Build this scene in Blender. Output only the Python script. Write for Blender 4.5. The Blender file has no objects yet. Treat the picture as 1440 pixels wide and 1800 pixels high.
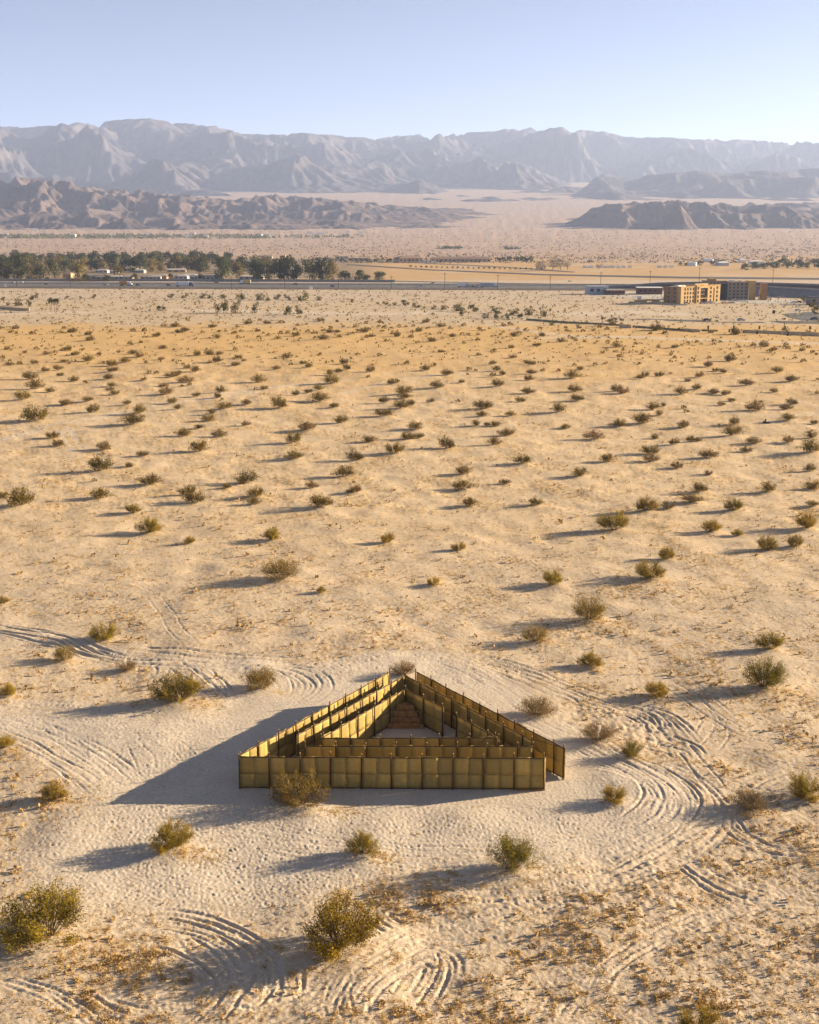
import bpy, math, random
import numpy as np
from mathutils import Vector

# ------------------------------------------------------------------ camera, sky, sun, exposure
SC = bpy.context.scene
COL = SC.collection
CAM_H, FPX, PITCH = 45.0, 2100.0, math.radians(13.0)
SUN_AZ, SUN_EL = math.radians(74.6), math.radians(15.1)
cam = bpy.data.cameras.new('camera')
cam.sensor_fit = 'VERTICAL'; cam.sensor_height = 36.0; cam.lens = 36.0 * FPX / 1800.0
cam.clip_start = 0.5; cam.clip_end = 60000
camo = bpy.data.objects.new('camera', cam); COL.objects.link(camo)
camo.location = (0, 0, CAM_H); camo.rotation_euler = (math.pi / 2 - PITCH, 0, 0)
SC.camera = camo

world = bpy.data.worlds.new('World'); SC.world = world; world.use_nodes = True
wn = world.node_tree.nodes; wl = world.node_tree.links
bg = wn['Background']
sky = wn.new('ShaderNodeTexSky'); sky.sky_type = 'NISHITA'; sky.sun_disc = False
sky.sun_elevation = SUN_EL; sky.sun_rotation = SUN_AZ
sky.altitude = 100; sky.air_density = 0.31; sky.dust_density = 0.32; sky.ozone_density = 1.5
bg.inputs['Strength'].default_value = 0.05
pale = wn.new('ShaderNodeHueSaturation'); pale.inputs['Saturation'].default_value = 0.76; pale.inputs['Value'].default_value = 1.04   # dusty desert sky
wl.new(sky.outputs['Color'], pale.inputs['Color']); wl.new(pale.outputs['Color'], bg.inputs['Color'])

sun = bpy.data.lights.new('sun', 'SUN'); sun.energy = 5.0; sun.angle = math.radians(0.5)
sun.color = (1.0, 0.80, 0.53)
suno = bpy.data.objects.new('sun', sun); COL.objects.link(suno)
sd = Vector((math.sin(SUN_AZ) * math.cos(SUN_EL), math.cos(SUN_AZ) * math.cos(SUN_EL), math.sin(SUN_EL)))
suno.rotation_euler = sd.to_track_quat('Z', 'Y').to_euler()
suno.location = (100, 30, 80)

SC.view_settings.view_transform = 'Standard'; SC.view_settings.look = 'None'
SC.view_settings.gamma = 1.0; SC.view_settings.exposure = 2.04
SC.cycles.use_denoising = True
SC.cycles.max_bounces = 5; SC.cycles.diffuse_bounces = 3; SC.cycles.volume_bounces = 1
SC.cycles.transparent_max_bounces = 4; SC.cycles.caustics_reflective = False; SC.cycles.caustics_refractive = False

# ------------------------------------------------------------------ helpers
RNG = np.random.default_rng(7)
random.seed(7)

# height of the valley floor along the view, from which every distance follows
_PY = np.array([-30000, 0, 1250, 1700, 2400, 3400, 4500, 5500, 8000, 12000, 16000, 40000], float)
_PZ = np.array([0, 0, 0, 2.7, 7.0, 22, 51, 82, 235, 520, 800, 1200], float)
def base_z(y):
    return np.interp(y, _PY, _PZ)

def ray(px, py):
    u = (px - 720) / FPX; v = (py - 900) / FPX
    return np.array([u, math.cos(PITCH) - v * math.sin(PITCH), -math.sin(PITCH) - v * math.cos(PITCH)])
def P(px, py, z=None):
    """photo pixel -> point on the ground (or on the level z)"""
    d = ray(px, py)
    if z is not None:
        t = (z - CAM_H) / d[2]
    elif d[2] < -0.0395:
        t = -CAM_H / d[2]
        for _ in range(12):
            t = (base_z(d[1] * t) - CAM_H) / d[2]
    else:
        ts = np.linspace(800, 20000, 20000)
        k = np.argmax(base_z(d[1] * ts) >= CAM_H + d[2] * ts)
        t = ts[k]
    q = d * t
    return np.array([q[0], q[1], CAM_H + q[2]])
def scale_at(y):                      # metres per photo pixel at forward distance y
    return (y * math.cos(PITCH) + CAM_H * math.sin(PITCH)) / FPX

def mesh_np(name, verts, faces, mats=(), smooth=False, mi=None):
    verts = np.asarray(verts, np.float32); faces = np.asarray(faces, np.int32)
    n = faces.shape[1]
    me = bpy.data.meshes.new(name)
    me.vertices.add(len(verts)); me.vertices.foreach_set('co', verts.ravel())
    me.loops.add(faces.size); me.loops.foreach_set('vertex_index', faces.ravel())
    me.polygons.add(len(faces))
    me.polygons.foreach_set('loop_start', np.arange(0, faces.size, n, dtype=np.int32))
    me.polygons.foreach_set('loop_total', np.full(len(faces), n, np.int32))
    if smooth: me.polygons.foreach_set('use_smooth', np.ones(len(faces), bool))
    if mi is not None: me.polygons.foreach_set('material_index', np.asarray(mi, np.int32))
    me.update(calc_edges=True)
    for m in mats: me.materials.append(m)
    return me
def obj(name, me, parent=None, loc=None, rz=0, scale=None):
    o = bpy.data.objects.new(name, me); COL.objects.link(o)
    if parent: o.parent = parent
    if loc is not None: o.location = loc
    if rz: o.rotation_euler.z = rz
    if scale is not None: o.scale = scale if hasattr(scale, '__len__') else (scale,) * 3
    return o
def tag(o, label=None, cat=None, group=None, kind=None):
    if label: o['label'] = label
    if cat: o['category'] = cat
    if group: o['group'] = group
    if kind: o['kind'] = kind
    return o
def empty(name, loc, rz=0, scale=None):
    o = obj(name, None, None, loc, rz, scale); o.empty_display_size = 0.2
    return o

class MB:
    """collects solids into one mesh"""
    def __init__(s): s.v = []; s.f = []
    def poly(s, pts, faces):
        k = len(s.v); s.v += [tuple(p) for p in pts]; s.f += [tuple(i + k for i in f) for f in faces]
        return s
    def box(s, x0, x1, y0, y1, z0, z1):
        return s.poly([(x0,y0,z0),(x1,y0,z0),(x1,y1,z0),(x0,y1,z0),(x0,y0,z1),(x1,y0,z1),(x1,y1,z1),(x0,y1,z1)],
                      [(0,3,2,1),(4,5,6,7),(0,1,5,4),(1,2,6,5),(2,3,7,6),(3,0,4,7)])
    def prism(s, pts, z0, z1):
        n = len(pts)
        return s.poly([(p[0],p[1],z0) for p in pts] + [(p[0],p[1],z1) for p in pts],
                      [tuple(range(n))[::-1], tuple(range(n, 2*n))] + [(i,(i+1)%n,n+(i+1)%n,n+i) for i in range(n)])
    def extrude_y(s, pts, y0, y1):          # outline in x,z
        n = len(pts)
        return s.poly([(p[0],y0,p[1]) for p in pts] + [(p[0],y1,p[1]) for p in pts],
                      [tuple(range(n)), tuple(range(n, 2*n))[::-1]] + [(i,n+i,n+(i+1)%n,(i+1)%n) for i in range(n)])
    def tube(s, a, b, r0, r1=None, n=7):
        r1 = r0 if r1 is None else r1
        a = Vector(a); b = Vector(b); d = (b - a).normalized()
        u = d.orthogonal().normalized(); w = d.cross(u)
        pts = [a + (u*math.cos(2*math.pi*i/n) + w*math.sin(2*math.pi*i/n))*r0 for i in range(n)] + \
              [b + (u*math.cos(2*math.pi*i/n) + w*math.sin(2*math.pi*i/n))*r1 for i in range(n)]
        return s.poly(pts, [tuple(range(n))[::-1], tuple(range(n,2*n))] + [(i,(i+1)%n,n+(i+1)%n,n+i) for i in range(n)])
    def mesh(s, name, mat):
        me = bpy.data.meshes.new(name); me.from_pydata(s.v, [], s.f); me.materials.append(mat); me.update()
        return me
    def build(s, name, mat, parent=None, loc=None, rz=0):
        return obj(name, s.mesh(name, mat), parent, loc, rz)

# ------------------------------------------------------------------ materials
def mat(name, col, rough=0.9, var=0.15, scale=3.0, rnd=0.0, bump=0.0, bscale=20.0, spec=0.2, metal=0.0, coord='Object', col2=None, transl=0.0, hue=0.0):
    m = bpy.data.materials.new(name); m.use_nodes = True
    nt = m.node_tree; N = nt.nodes; L = nt.links
    b = N['Principled BSDF']
    b.inputs['Roughness'].default_value = rough; b.inputs['Specular IOR Level'].default_value = spec
    b.inputs['Metallic'].default_value = metal
    tc = N.new('ShaderNodeTexCoord')
    no = N.new('ShaderNodeTexNoise'); no.inputs['Scale'].default_value = scale; no.inputs['Detail'].default_value = 4
    L.new(tc.outputs[coord], no.inputs['Vector'])
    mx = N.new('ShaderNodeMix'); mx.data_type = 'RGBA'
    c = np.array(col); c2 = np.array(col2) if col2 is not None else None
    mx.inputs[6].default_value = (*(c*(1-var)), 1) if c2 is None else (*c, 1)
    mx.inputs[7].default_value = (*np.minimum(c*(1+var), 1), 1) if c2 is None else (*c2, 1)
    ramp = N.new('ShaderNodeMapRange'); ramp.inputs[1].default_value = 0.35; ramp.inputs[2].default_value = 0.65
    L.new(no.outputs['Fac'], ramp.inputs[0]); L.new(ramp.outputs[0], mx.inputs[0])
    out = mx.outputs[2]
    if rnd:
        oi = N.new('ShaderNodeObjectInfo'); mr = N.new('ShaderNodeMapRange')
        mr.inputs[3].default_value = 1 - rnd; mr.inputs[4].default_value = 1 + rnd
        L.new(oi.outputs['Random'], mr.inputs[0])
        hs = N.new('ShaderNodeHueSaturation'); L.new(mr.outputs[0], hs.inputs['Value']); L.new(out, hs.inputs['Color'])
        wnz = N.new('ShaderNodeTexWhiteNoise'); wnz.noise_dimensions = '1D'; L.new(oi.outputs['Random'], wnz.inputs['W'])
        mh = N.new('ShaderNodeMapRange'); mh.inputs[3].default_value = 0.5 - hue; mh.inputs[4].default_value = 0.5 + hue
        L.new(wnz.outputs['Value'], mh.inputs[0]); L.new(mh.outputs[0], hs.inputs['Hue'])
        out = hs.outputs[0]
    L.new(out, b.inputs['Base Color'])
    if bump:
        nb = N.new('ShaderNodeTexNoise'); nb.inputs['Scale'].default_value = bscale; nb.inputs['Detail'].default_value = 5
        L.new(tc.outputs[coord], nb.inputs['Vector'])
        bp = N.new('ShaderNodeBump'); bp.inputs['Distance'].default_value = bump; bp.inputs['Strength'].default_value = 1
        L.new(nb.outputs['Fac'], bp.inputs['Height']); L.new(bp.outputs[0], b.inputs['Normal'])
    if transl:
        tr = N.new('ShaderNodeBsdfTranslucent'); ms = N.new('ShaderNodeMixShader'); ms.inputs[0].default_value = transl
        L.new(out, tr.inputs['Color']); L.new(b.outputs[0], ms.inputs[1]); L.new(tr.outputs[0], ms.inputs[2])
        L.new(ms.outputs[0], N['Material Output'].inputs['Surface'])
    return m

def leaf_mat(name, c1, c2, rnd=0.25):
    return mat(name, c1, rough=0.7, scale=1.6, col2=c2, rnd=rnd, spec=0.15, transl=0.25, hue=0.008)

M = {}
M['leaf'] = leaf_mat('creosote leaf', (0.17, 0.118, 0.006), (0.38, 0.25, 0.014))
M['leaf_far'] = leaf_mat('far creosote leaf', (0.085, 0.058, 0.007), (0.20, 0.13, 0.015))
M['leaf_dry'] = leaf_mat('dry bush leaf', (0.20, 0.125, 0.045), (0.27, 0.18, 0.07))
M['leaf_sparse'] = leaf_mat('sparse bush leaf', (0.16, 0.105, 0.010), (0.31, 0.20, 0.022))
M['leaf_green'] = leaf_mat('fresh bush leaf', (0.12, 0.105, 0.007), (0.25, 0.19, 0.014))
M['stem'] = mat('bush stem', (0.16, 0.11, 0.065), var=0.3, scale=8)
M['shrub'] = leaf_mat('roadside shrub leaf', (0.055, 0.05, 0.010), (0.125, 0.10, 0.018))
M['far_brown'] = leaf_mat('brown scrub leaf', (0.14, 0.085, 0.03), (0.22, 0.14, 0.055))
M['stem_pale'] = mat('pale stem', (0.17, 0.12, 0.068), var=0.25, scale=8)
M['weed'] = mat('dried weed', (0.24, 0.145, 0.05), rough=0.85, scale=0.35, col2=(0.40, 0.26, 0.095), transl=0.15)
M['straw'] = mat('dry straw', (0.38, 0.24, 0.085), rough=0.85, var=0.3, scale=0.7, col2=(0.50, 0.35, 0.15), transl=0.2)
M['tree'] = leaf_mat('tree leaf', (0.05, 0.058, 0.02), (0.115, 0.11, 0.036), rnd=0.45)
M['tree_gold'] = leaf_mat('golden tree leaf', (0.13, 0.10, 0.028), (0.22, 0.165, 0.045), rnd=0.3)
M['tree_dark'] = leaf_mat('dark tree leaf', (0.03, 0.04, 0.016), (0.065, 0.075, 0.026), rnd=0.4)
M['tree_bare'] = leaf_mat('bare tree twigs', (0.13, 0.10, 0.08), (0.18, 0.14, 0.10), rnd=0.2)
M['palm'] = leaf_mat('palm frond', (0.04, 0.05, 0.016), (0.08, 0.075, 0.025), rnd=0.2)
M['bark'] = mat('bark', (0.13, 0.09, 0.06), var=0.3, scale=4)
M['pole'] = mat('pole wood', (0.075, 0.042, 0.018), rough=0.8, var=0.35, scale=6, rnd=0.25, bump=0.01, bscale=30)
M['post_end'] = mat('cut pole end', (0.40, 0.27, 0.12), var=0.2, scale=12)
M['ply'] = mat('weathered plywood', (0.30, 0.165, 0.062), rough=0.8, var=0.25, scale=2.5, rnd=0.12, bump=0.006, bscale=14)
M['asphalt'] = mat('asphalt', (0.09, 0.085, 0.085), var=0.15, scale=0.05)
M['asphalt_dark'] = mat('dark asphalt', (0.055, 0.05, 0.05), var=0.2, scale=0.05)
M['ballast'] = mat('rail ballast', (0.085, 0.065, 0.055), var=0.25, scale=0.1)
M['concrete'] = mat('concrete', (0.36, 0.33, 0.29), var=0.12, scale=0.3, rnd=0.1)
M['conc_dark'] = mat('grey concrete', (0.22, 0.21, 0.21), var=0.12, scale=0.3)
M['white'] = mat('white paint', (0.72, 0.71, 0.68), rough=0.5, var=0.06, scale=1)
M['offwhite'] = mat('weathered off-white paint', (0.44, 0.41, 0.37), var=0.15, scale=0.5, rnd=0.25)
M['paint'] = mat('lane paint', (0.7, 0.68, 0.6), var=0.1, scale=1)
M['dark'] = mat('dark trim', (0.025, 0.025, 0.028), rough=0.5, var=0.2)
M['glass'] = mat('dark window glass', (0.02, 0.022, 0.026), rough=0.12, var=0.2, spec=0.5)
M['rubber'] = mat('tyre rubber', (0.02, 0.02, 0.02), rough=0.8)
M['ochre'] = mat('ochre stucco', (0.42, 0.275, 0.115), var=0.08, scale=0.4)
M['brown'] = mat('brown and shade-toned stucco', (0.30, 0.17, 0.075), var=0.1, scale=0.4)  # own colour of some parts; half-shadow tone on the ochre hotel's end wall
M['taupe'] = mat('taupe stucco', (0.24, 0.21, 0.18), var=0.1, scale=0.4)
M['tan'] = mat('tan stucco', (0.46, 0.33, 0.20), var=0.1, scale=0.4, rnd=0.12)
M['redroof'] = mat('red tile roof', (0.22, 0.14, 0.11), var=0.2, scale=0.8)
M['greyroof'] = mat('grey roof', (0.33, 0.30, 0.29), var=0.12, scale=0.5, rnd=0.25)
M['redwall'] = mat('red brown wall', (0.16, 0.07, 0.05), var=0.15, scale=0.5)
M['bluewall'] = mat('pale blue grey metal', (0.36, 0.39, 0.43), rough=0.5, var=0.1, scale=0.5)
M['beige'] = mat('beige block wall', (0.50, 0.37, 0.22), var=0.1, scale=0.5)
M['fence'] = mat('dark green mesh fence', (0.17, 0.16, 0.10), var=0.25, scale=0.3)
M['pole_steel'] = mat('galvanised steel', (0.35, 0.35, 0.35), rough=0.45, metal=0.6)
M['wood_dark'] = mat('utility pole wood', (0.07, 0.05, 0.038), var=0.3)
for nm, c in dict(car_white=(0.75,0.75,0.75), car_black=(0.02,0.02,0.025), car_blue=(0.03,0.06,0.16), car_silver=(0.4,0.41,0.43), car_red=(0.3,0.03,0.03), car_orange=(0.5,0.2,0.05)).items():
    M[nm] = mat(nm, c, rough=0.3, var=0.03, spec=0.5)

def mat_weave():
    m = bpy.data.materials.new('woven palm mat'); m.use_nodes = True
    nt = m.node_tree; N = nt.nodes; L = nt.links; b = N['Principled BSDF']
    b.inputs['Roughness'].default_value = 0.65; b.inputs['Specular IOR Level'].default_value = 0.25
    tc = N.new('ShaderNodeTexCoord'); oi = N.new('ShaderNodeObjectInfo')
    sep = N.new('ShaderNodeSeparateXYZ'); L.new(tc.outputs['Object'], sep.inputs[0])
    def math_(op, a, c):
        n = N.new('ShaderNodeMath'); n.operation = op
        for i, q in enumerate((a, c)):
            if q is None: continue
            if isinstance(q, (int, float)): n.inputs[i].default_value = q
            else: L.new(q, n.inputs[i])
        return n.outputs[0]
    # chevron bands: |x| folded every half mat, plus height
    fold = math_('ABSOLUTE', math_('SUBTRACT', math_('FRACT', math_('MULTIPLY', sep.outputs[0], 1.35), None), 0.5), None)
    band = math_('ADD', math_('MULTIPLY', fold, 1.5), sep.outputs[2])
    wob = N.new('ShaderNodeTexNoise'); wob.inputs['Scale'].default_value = 2.0; L.new(tc.outputs['Object'], wob.inputs['Vector'])
    band = math_('ADD', band, math_('MULTIPLY', wob.outputs['Fac'], 0.25))
    wave = math_('SINE', math_('MULTIPLY', band, 42.0), None)
    wmix = math_('MULTIPLY_ADD', wave, 0.5); N[-1].inputs[2].default_value = 0.5
    no = N.new('ShaderNodeTexNoise'); no.inputs['Scale'].default_value = 5; no.inputs['Detail'].default_value = 6
    vadd = N.new('ShaderNodeVectorMath'); vadd.operation = 'ADD'
    L.new(tc.outputs['Object'], vadd.inputs[0]); L.new(oi.outputs['Location'], vadd.inputs[1]); L.new(vadd.outputs[0], no.inputs['Vector'])
    cr = N.new('ShaderNodeMix'); cr.data_type = 'RGBA'
    cr.inputs[6].default_value = (0.30, 0.212, 0.060, 1); cr.inputs[7].default_value = (0.51, 0.375, 0.128, 1)
    fac = math_('ADD', math_('MULTIPLY', wmix, 0.28), math_('MULTIPLY', no.outputs['Fac'], 0.75))
    L.new(fac, cr.inputs[0])
    hs = N.new('ShaderNodeHueSaturation'); L.new(cr.outputs[2], hs.inputs['Color'])
    mr = N.new('ShaderNodeMapRange'); mr.inputs[3].default_value = 0.80; mr.inputs[4].default_value = 1.22
    L.new(oi.outputs['Random'], mr.inputs[0]); L.new(mr.outputs[0], hs.inputs['Value'])
    L.new(hs.outputs[0], b.inputs['Base Color'])
    bp = N.new('ShaderNodeBump'); bp.inputs['Distance'].default_value = 0.02; bp.inputs['Strength'].default_value = 0.6
    L.new(fac, bp.inputs['Height']); L.new(bp.outputs[0], b.inputs['Normal'])
    tr = N.new('ShaderNodeBsdfTranslucent'); ms = N.new('ShaderNodeMixShader'); ms.inputs[0].default_value = 0.32
    L.new(hs.outputs[0], tr.inputs['Color']); L.new(b.outputs[0], ms.inputs[1]); L.new(tr.outputs[0], ms.inputs[2])
    L.new(ms.outputs[0], N['Material Output'].inputs['Surface'])
    return m
M['mat'] = mat_weave()

def mat_ground():
    m = bpy.data.materials.new('desert sand'); m.use_nodes = True
    nt = m.node_tree; N = nt.nodes; L = nt.links; b = N['Principled BSDF']
    b.inputs['Roughness'].default_value = 0.95; b.inputs['Specular IOR Level'].default_value = 0.1
    tc = N.new('ShaderNodeTexCoord')
    at = N.new('ShaderNodeAttribute'); at.attribute_name = 'soil'
    ad = N.new('ShaderNodeAttribute'); ad.attribute_name = 'straw'
    def noise(sc, det=4, rough=0.55, vec=None):
        n = N.new('ShaderNodeTexNoise'); n.inputs['Scale'].default_value = sc; n.inputs['Detail'].default_value = det
        n.inputs['Roughness'].default_value = rough
        L.new(vec or tc.outputs['Object'], n.inputs['Vector']); return n.outputs['Fac']
    def rng(i, a, c, d, e):
        r = N.new('ShaderNodeMapRange'); r.inputs[1].default_value = a; r.inputs[2].default_value = c
        r.inputs[3].default_value = d; r.inputs[4].default_value = e; L.new(i, r.inputs[0]); return r.outputs[0]
    def mul(a, c):
        n = N.new('ShaderNodeMath'); n.operation = 'MULTIPLY'
        for i, q in enumerate((a, c)):
            if isinstance(q, (int, float)): n.inputs[i].default_value = q
            else: L.new(q, n.inputs[i])
        return n.outputs[0]
    f1 = noise(3.5, 6, 0.65); f2 = noise(0.35, 5, 0.6)
    hs = N.new('ShaderNodeHueSaturation'); L.new(at.outputs['Color'], hs.inputs['Color'])
    L.new(mul(rng(f1, 0.3, 0.7, 0.80, 1.16), rng(f2, 0.3, 0.7, 0.92, 1.07)), hs.inputs['Value'])
    mp = N.new('ShaderNodeMapping'); mp.inputs['Scale'].default_value = (0.7, 1.0, 1.0)
    L.new(tc.outputs['Object'], mp.inputs['Vector'])
    s1 = noise(1.1, 6, 0.7, mp.outputs[0]); s2 = noise(0.16, 4, 0.6, mp.outputs[0])
    clump = mul(rng(s1, 0.50, 0.64, 0, 1), rng(s2, 0.40, 0.62, 0.25, 1))
    mx = N.new('ShaderNodeMix'); mx.data_type = 'RGBA'
    L.new(mul(clump, ad.outputs['Fac']), mx.inputs[0]); L.new(hs.outputs[0], mx.inputs[6])
    mx.inputs[7].default_value = (0.38, 0.24, 0.095, 1)
    sp = noise(6.5, 3, 0.6)
    mx2 = N.new('ShaderNodeMix'); mx2.data_type = 'RGBA'; L.new(mul(rng(sp, 0.60, 0.70, 0, 0.5), ad.outputs['Fac']), mx2.inputs[0])
    L.new(mx.outputs[2], mx2.inputs[6]); mx2.inputs[7].default_value = (0.20, 0.13, 0.07, 1)
    L.new(mx2.outputs[2], b.inputs['Base Color'])
    h = N.new('ShaderNodeMath'); h.operation = 'ADD'
    L.new(mul(f1, 0.07), h.inputs[0]); L.new(mul(s1, 0.10), h.inputs[1])
    bp = N.new('ShaderNodeBump'); bp.inputs['Distance'].default_value = 1.0; bp.inputs['Strength'].default_value = 0.7
    L.new(h.outputs[0], bp.inputs['Height']); L.new(bp.outputs[0], b.inputs['Normal'])
    return m
M['ground'] = mat_ground()

def mat_rock(name, c1, c2):
    m = mat(name, c1, rough=0.95, scale=0.004, col2=c2, spec=0.1, bump=16.0, bscale=0.013)
    return m
M['foothill'] = mat_rock('foothill soil', (0.055, 0.044, 0.046), (0.135, 0.10, 0.09))
M['mountain'] = mat_rock('mountain rock', (0.030, 0.033, 0.044), (0.095, 0.082, 0.086))
M['mound'] = mat('sand mound', (0.50, 0.38, 0.26), scale=2, var=0.1, bump=0.05, bscale=3)
# ------------------------------------------------------------------ bushes read off the photograph: (x, base y, width) in enlarged crops
def crop(x0, y0, s, flat):
    return [(x0 + flat[i] / s, y0 + flat[i+1] / s, flat[i+2] / s) for i in range(0, len(flat), 3)]
BUSH = []
BUSH += crop(0, 560, 3, [8,58,28,80,55,36,60,75,34,85,80,26,172,83,34,190,65,20,278,68,20,322,78,30,338,55,30,382,72,44,465,88,36,472,118,44,583,70,26,702,68,34,762,68,34,864,42,34,925,45,54,940,75,40,972,68,40,1067,75,26,1120,48,38,1145,103,40,1155,72,24,1190,70,20,1237,80,30,1250,48,26,1270,72,22,1255,98,24,1308,30,48,1370,15,26,1408,28,40,1358,72,34,1365,108,34,1388,82,22,1415,92,28,685,140,34,742,130,30,825,92,42,815,100,30,775,103,20,858,158,50,36,163,36,68,145,18,130,185,30,190,160,26,176,118,18,240,163,18,440,165,20,352,173,50,246,197,44,290,188,24,398,197,42,10,210,32,102,242,34,47,247,36,180,238,36,335,232,40,365,238,20,465,228,54,522,195,36,545,235,24,625,177,28,700,188,42,735,207,46,660,235,46,588,250,54,590,282,56,570,320,52,587,360,48,580,382,40,608,405,44,305,268,50,240,280,42,314,303,36,157,325,66,390,330,44,449,342,30,183,375,76,262,390,56,117,432,76,345,455,74,458,440,58,490,492,58,668,455,44,188,543,125,735,500,68,698,565,100,770,237,28,850,220,40,1040,198,50,1103,193,44,1158,190,40,1240,170,34,1090,165,18,1105,235,30,1145,230,46,1258,213,42,1286,227,30,1243,250,46,965,247,28,988,265,38,1030,283,50,785,295,32,824,295,30,758,330,36,905,310,60,940,297,36,862,362,46,870,405,70,910,448,46,938,480,36,980,342,64,958,362,24,1000,355,30,1034,417,44,1162,395,50,1147,425,48,1178,485,76,1300,463,48,1172,440,24,1115,508,40,1105,540,66,1364,338,66,1350,375,26,1390,376,40,1295,568,46])
BUSH += crop(480, 560, 3, [45,25,34,40,80,30,30,108,30,75,80,28,120,92,40,115,62,30,130,38,26,175,32,20,183,72,30,218,80,34,220,107,24,265,115,50,250,15,40,305,55,30,265,65,26,300,73,40,340,75,36,350,102,34,340,18,26,370,45,22,397,88,22,420,85,24,437,48,34,447,72,30,485,75,50,470,115,20,490,28,30,510,58,26,495,102,30,522,97,36,567,22,30,590,50,34,555,45,26,575,70,24,628,82,24,625,52,20,655,95,40,665,45,30,702,45,20,740,42,24,728,100,32,735,75,24,770,70,38,808,22,36,817,55,26,806,80,16,830,85,18,880,80,26,838,122,44,890,45,40,948,97,38,935,55,30,997,85,28,1030,88,30,1005,42,30,1092,62,34,1080,88,26,1080,117,30,1140,55,18,1155,97,20,1175,92,16,1200,88,24,1213,42,34,1253,38,34,1295,80,32,1270,95,36,1337,65,34,1292,58,24,1335,115,22,1385,110,22,1420,92,36,1410,60,32,597,120,30,767,130,26,1005,133,28,1196,128,18,1395,145,40,700,157,18,890,178,36,1083,195,30,1166,175,34,1258,155,36,1267,207,38,246,193,28,565,200,34,70,210,50,85,185,20,18,270,40,95,250,26,125,203,18,160,243,42,188,263,36,372,240,46,388,275,44,345,290,36,300,302,44,310,345,80,515,288,50,525,245,20,503,317,26,706,242,36,850,250,36,805,277,54,915,303,50,1036,273,34,1070,277,24,1158,245,38,1180,277,38,1160,308,36,1210,298,44,1027,298,18,995,340,38,1190,360,62,1340,240,40,1365,250,40,1362,295,44,1350,325,48,1425,280,30,1430,245,24,652,340,36,625,347,46,867,367,64,240,373,50,185,393,40,122,405,40,685,400,72,695,420,66,585,445,56,675,478,66,727,462,60,833,443,40,975,443,28,1107,483,88,1105,520,64,1255,515,50,1305,443,52,1345,398,60,30,480,86,240,443,84,323,475,56,590,523,88,360,553,64,180,592,92,1070,570,50,1130,568,40,1174,572,48])
BUSH += crop(960, 560, 3, [110,70,28,105,50,24,65,65,20,197,70,28,252,67,24,285,50,34,322,60,30,125,105,30,155,122,28,140,110,24,168,95,16,205,128,24,80,128,40,278,106,18,256,136,18,315,95,24,332,103,20,377,108,18,375,125,20,398,126,14,325,132,30,375,153,46,472,140,30,320,163,22,297,188,30,370,180,30,390,205,34,505,190,28,596,154,28,678,157,38,660,190,30,678,210,26,748,130,22,798,128,30,820,138,22,890,122,30,886,140,28,920,127,24,551,85,24,625,78,26,585,62,60,710,65,36,872,78,34,1000,85,60,863,205,26,980,197,36,968,225,52,1014,155,30,1030,172,20,1094,145,34,1152,150,46,1178,180,34,1205,167,34,1268,150,36,1278,162,30,1355,145,30,1353,173,38,1383,152,26,1408,185,34,1430,193,24,1314,215,28,1356,235,34,150,253,26,180,272,44,66,282,28,260,250,28,310,246,20,491,250,26,717,246,22,857,257,50,897,277,42,934,288,40,597,302,42,657,290,22,812,307,46,142,320,68,523,312,50,495,322,40,748,332,40,1062,353,76,1220,290,58,1300,336,72,1432,330,26,796,378,46,885,397,56,950,402,52,713,403,54,1206,387,46,155,388,68,372,387,58,405,400,62,163,437,74,1435,400,30,979,436,38,925,458,40,1130,445,28,1104,492,80,1297,458,66,1270,483,60,565,483,66,620,463,38,597,513,52,728,475,34,740,494,30,68,500,70,510,557,86,388,568,60,104,577,50,727,575,64,997,563,74,1275,545,66,1418,558,40])
BUSH += crop(0, 740, 3, [275,95,64,305,135,66,548,158,74,750,187,58,965,85,76,1050,43,46,1155,87,76,1055,165,96,520,270,108,680,245,44,785,340,100,497,320,30,527,412,90,105,458,130,10,405,60,698,490,76,785,588,118,985,393,80,1020,435,100,1197,360,54,1298,333,108,1345,407,80,1340,440,56,5,75,16])
BUSH += crop(480, 740, 3, [110,122,80,750,52,76,715,103,60,765,95,54,507,117,68,915,152,92,1230,82,78,1168,133,56,640,183,90,108,205,90,430,213,80,375,298,96,205,355,64,405,385,50,442,380,60,245,463,116,1003,285,84,1000,362,96,1315,235,90,1228,332,44,1040,450,80,1383,453,74])
BUSH += crop(960, 740, 3, [250,98,84,576,88,50,677,130,56,765,108,52,805,108,40,980,85,100,1097,125,64,1060,165,64,1278,122,62,1400,92,60,1400,178,100,1395,263,56,553,180,88,557,218,64,327,220,82,175,295,86,690,247,58,860,283,50,862,200,86,812,382,84,772,445,104,648,477,76,527,485,108,1172,383,80,1000,485,94,365,590,150,875,592,100,1015,605,60,1385,580,120,1415,365,70,1405,460,66])
BUSH += crop(0, 900, 2, [667,112,40,950,102,68,1365,115,54,1130,287,34,8,322,44])
BUSH += crop(720, 900, 2, [175,143,48,83,263,44,510,262,76,1258,137,74,1360,128,58,908,170,60,850,245,104,1277,490,90])
BUSH = [(x, y, w, 'far' if y < 900 else 'leaf', None) for x, y, w in BUSH]
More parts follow.
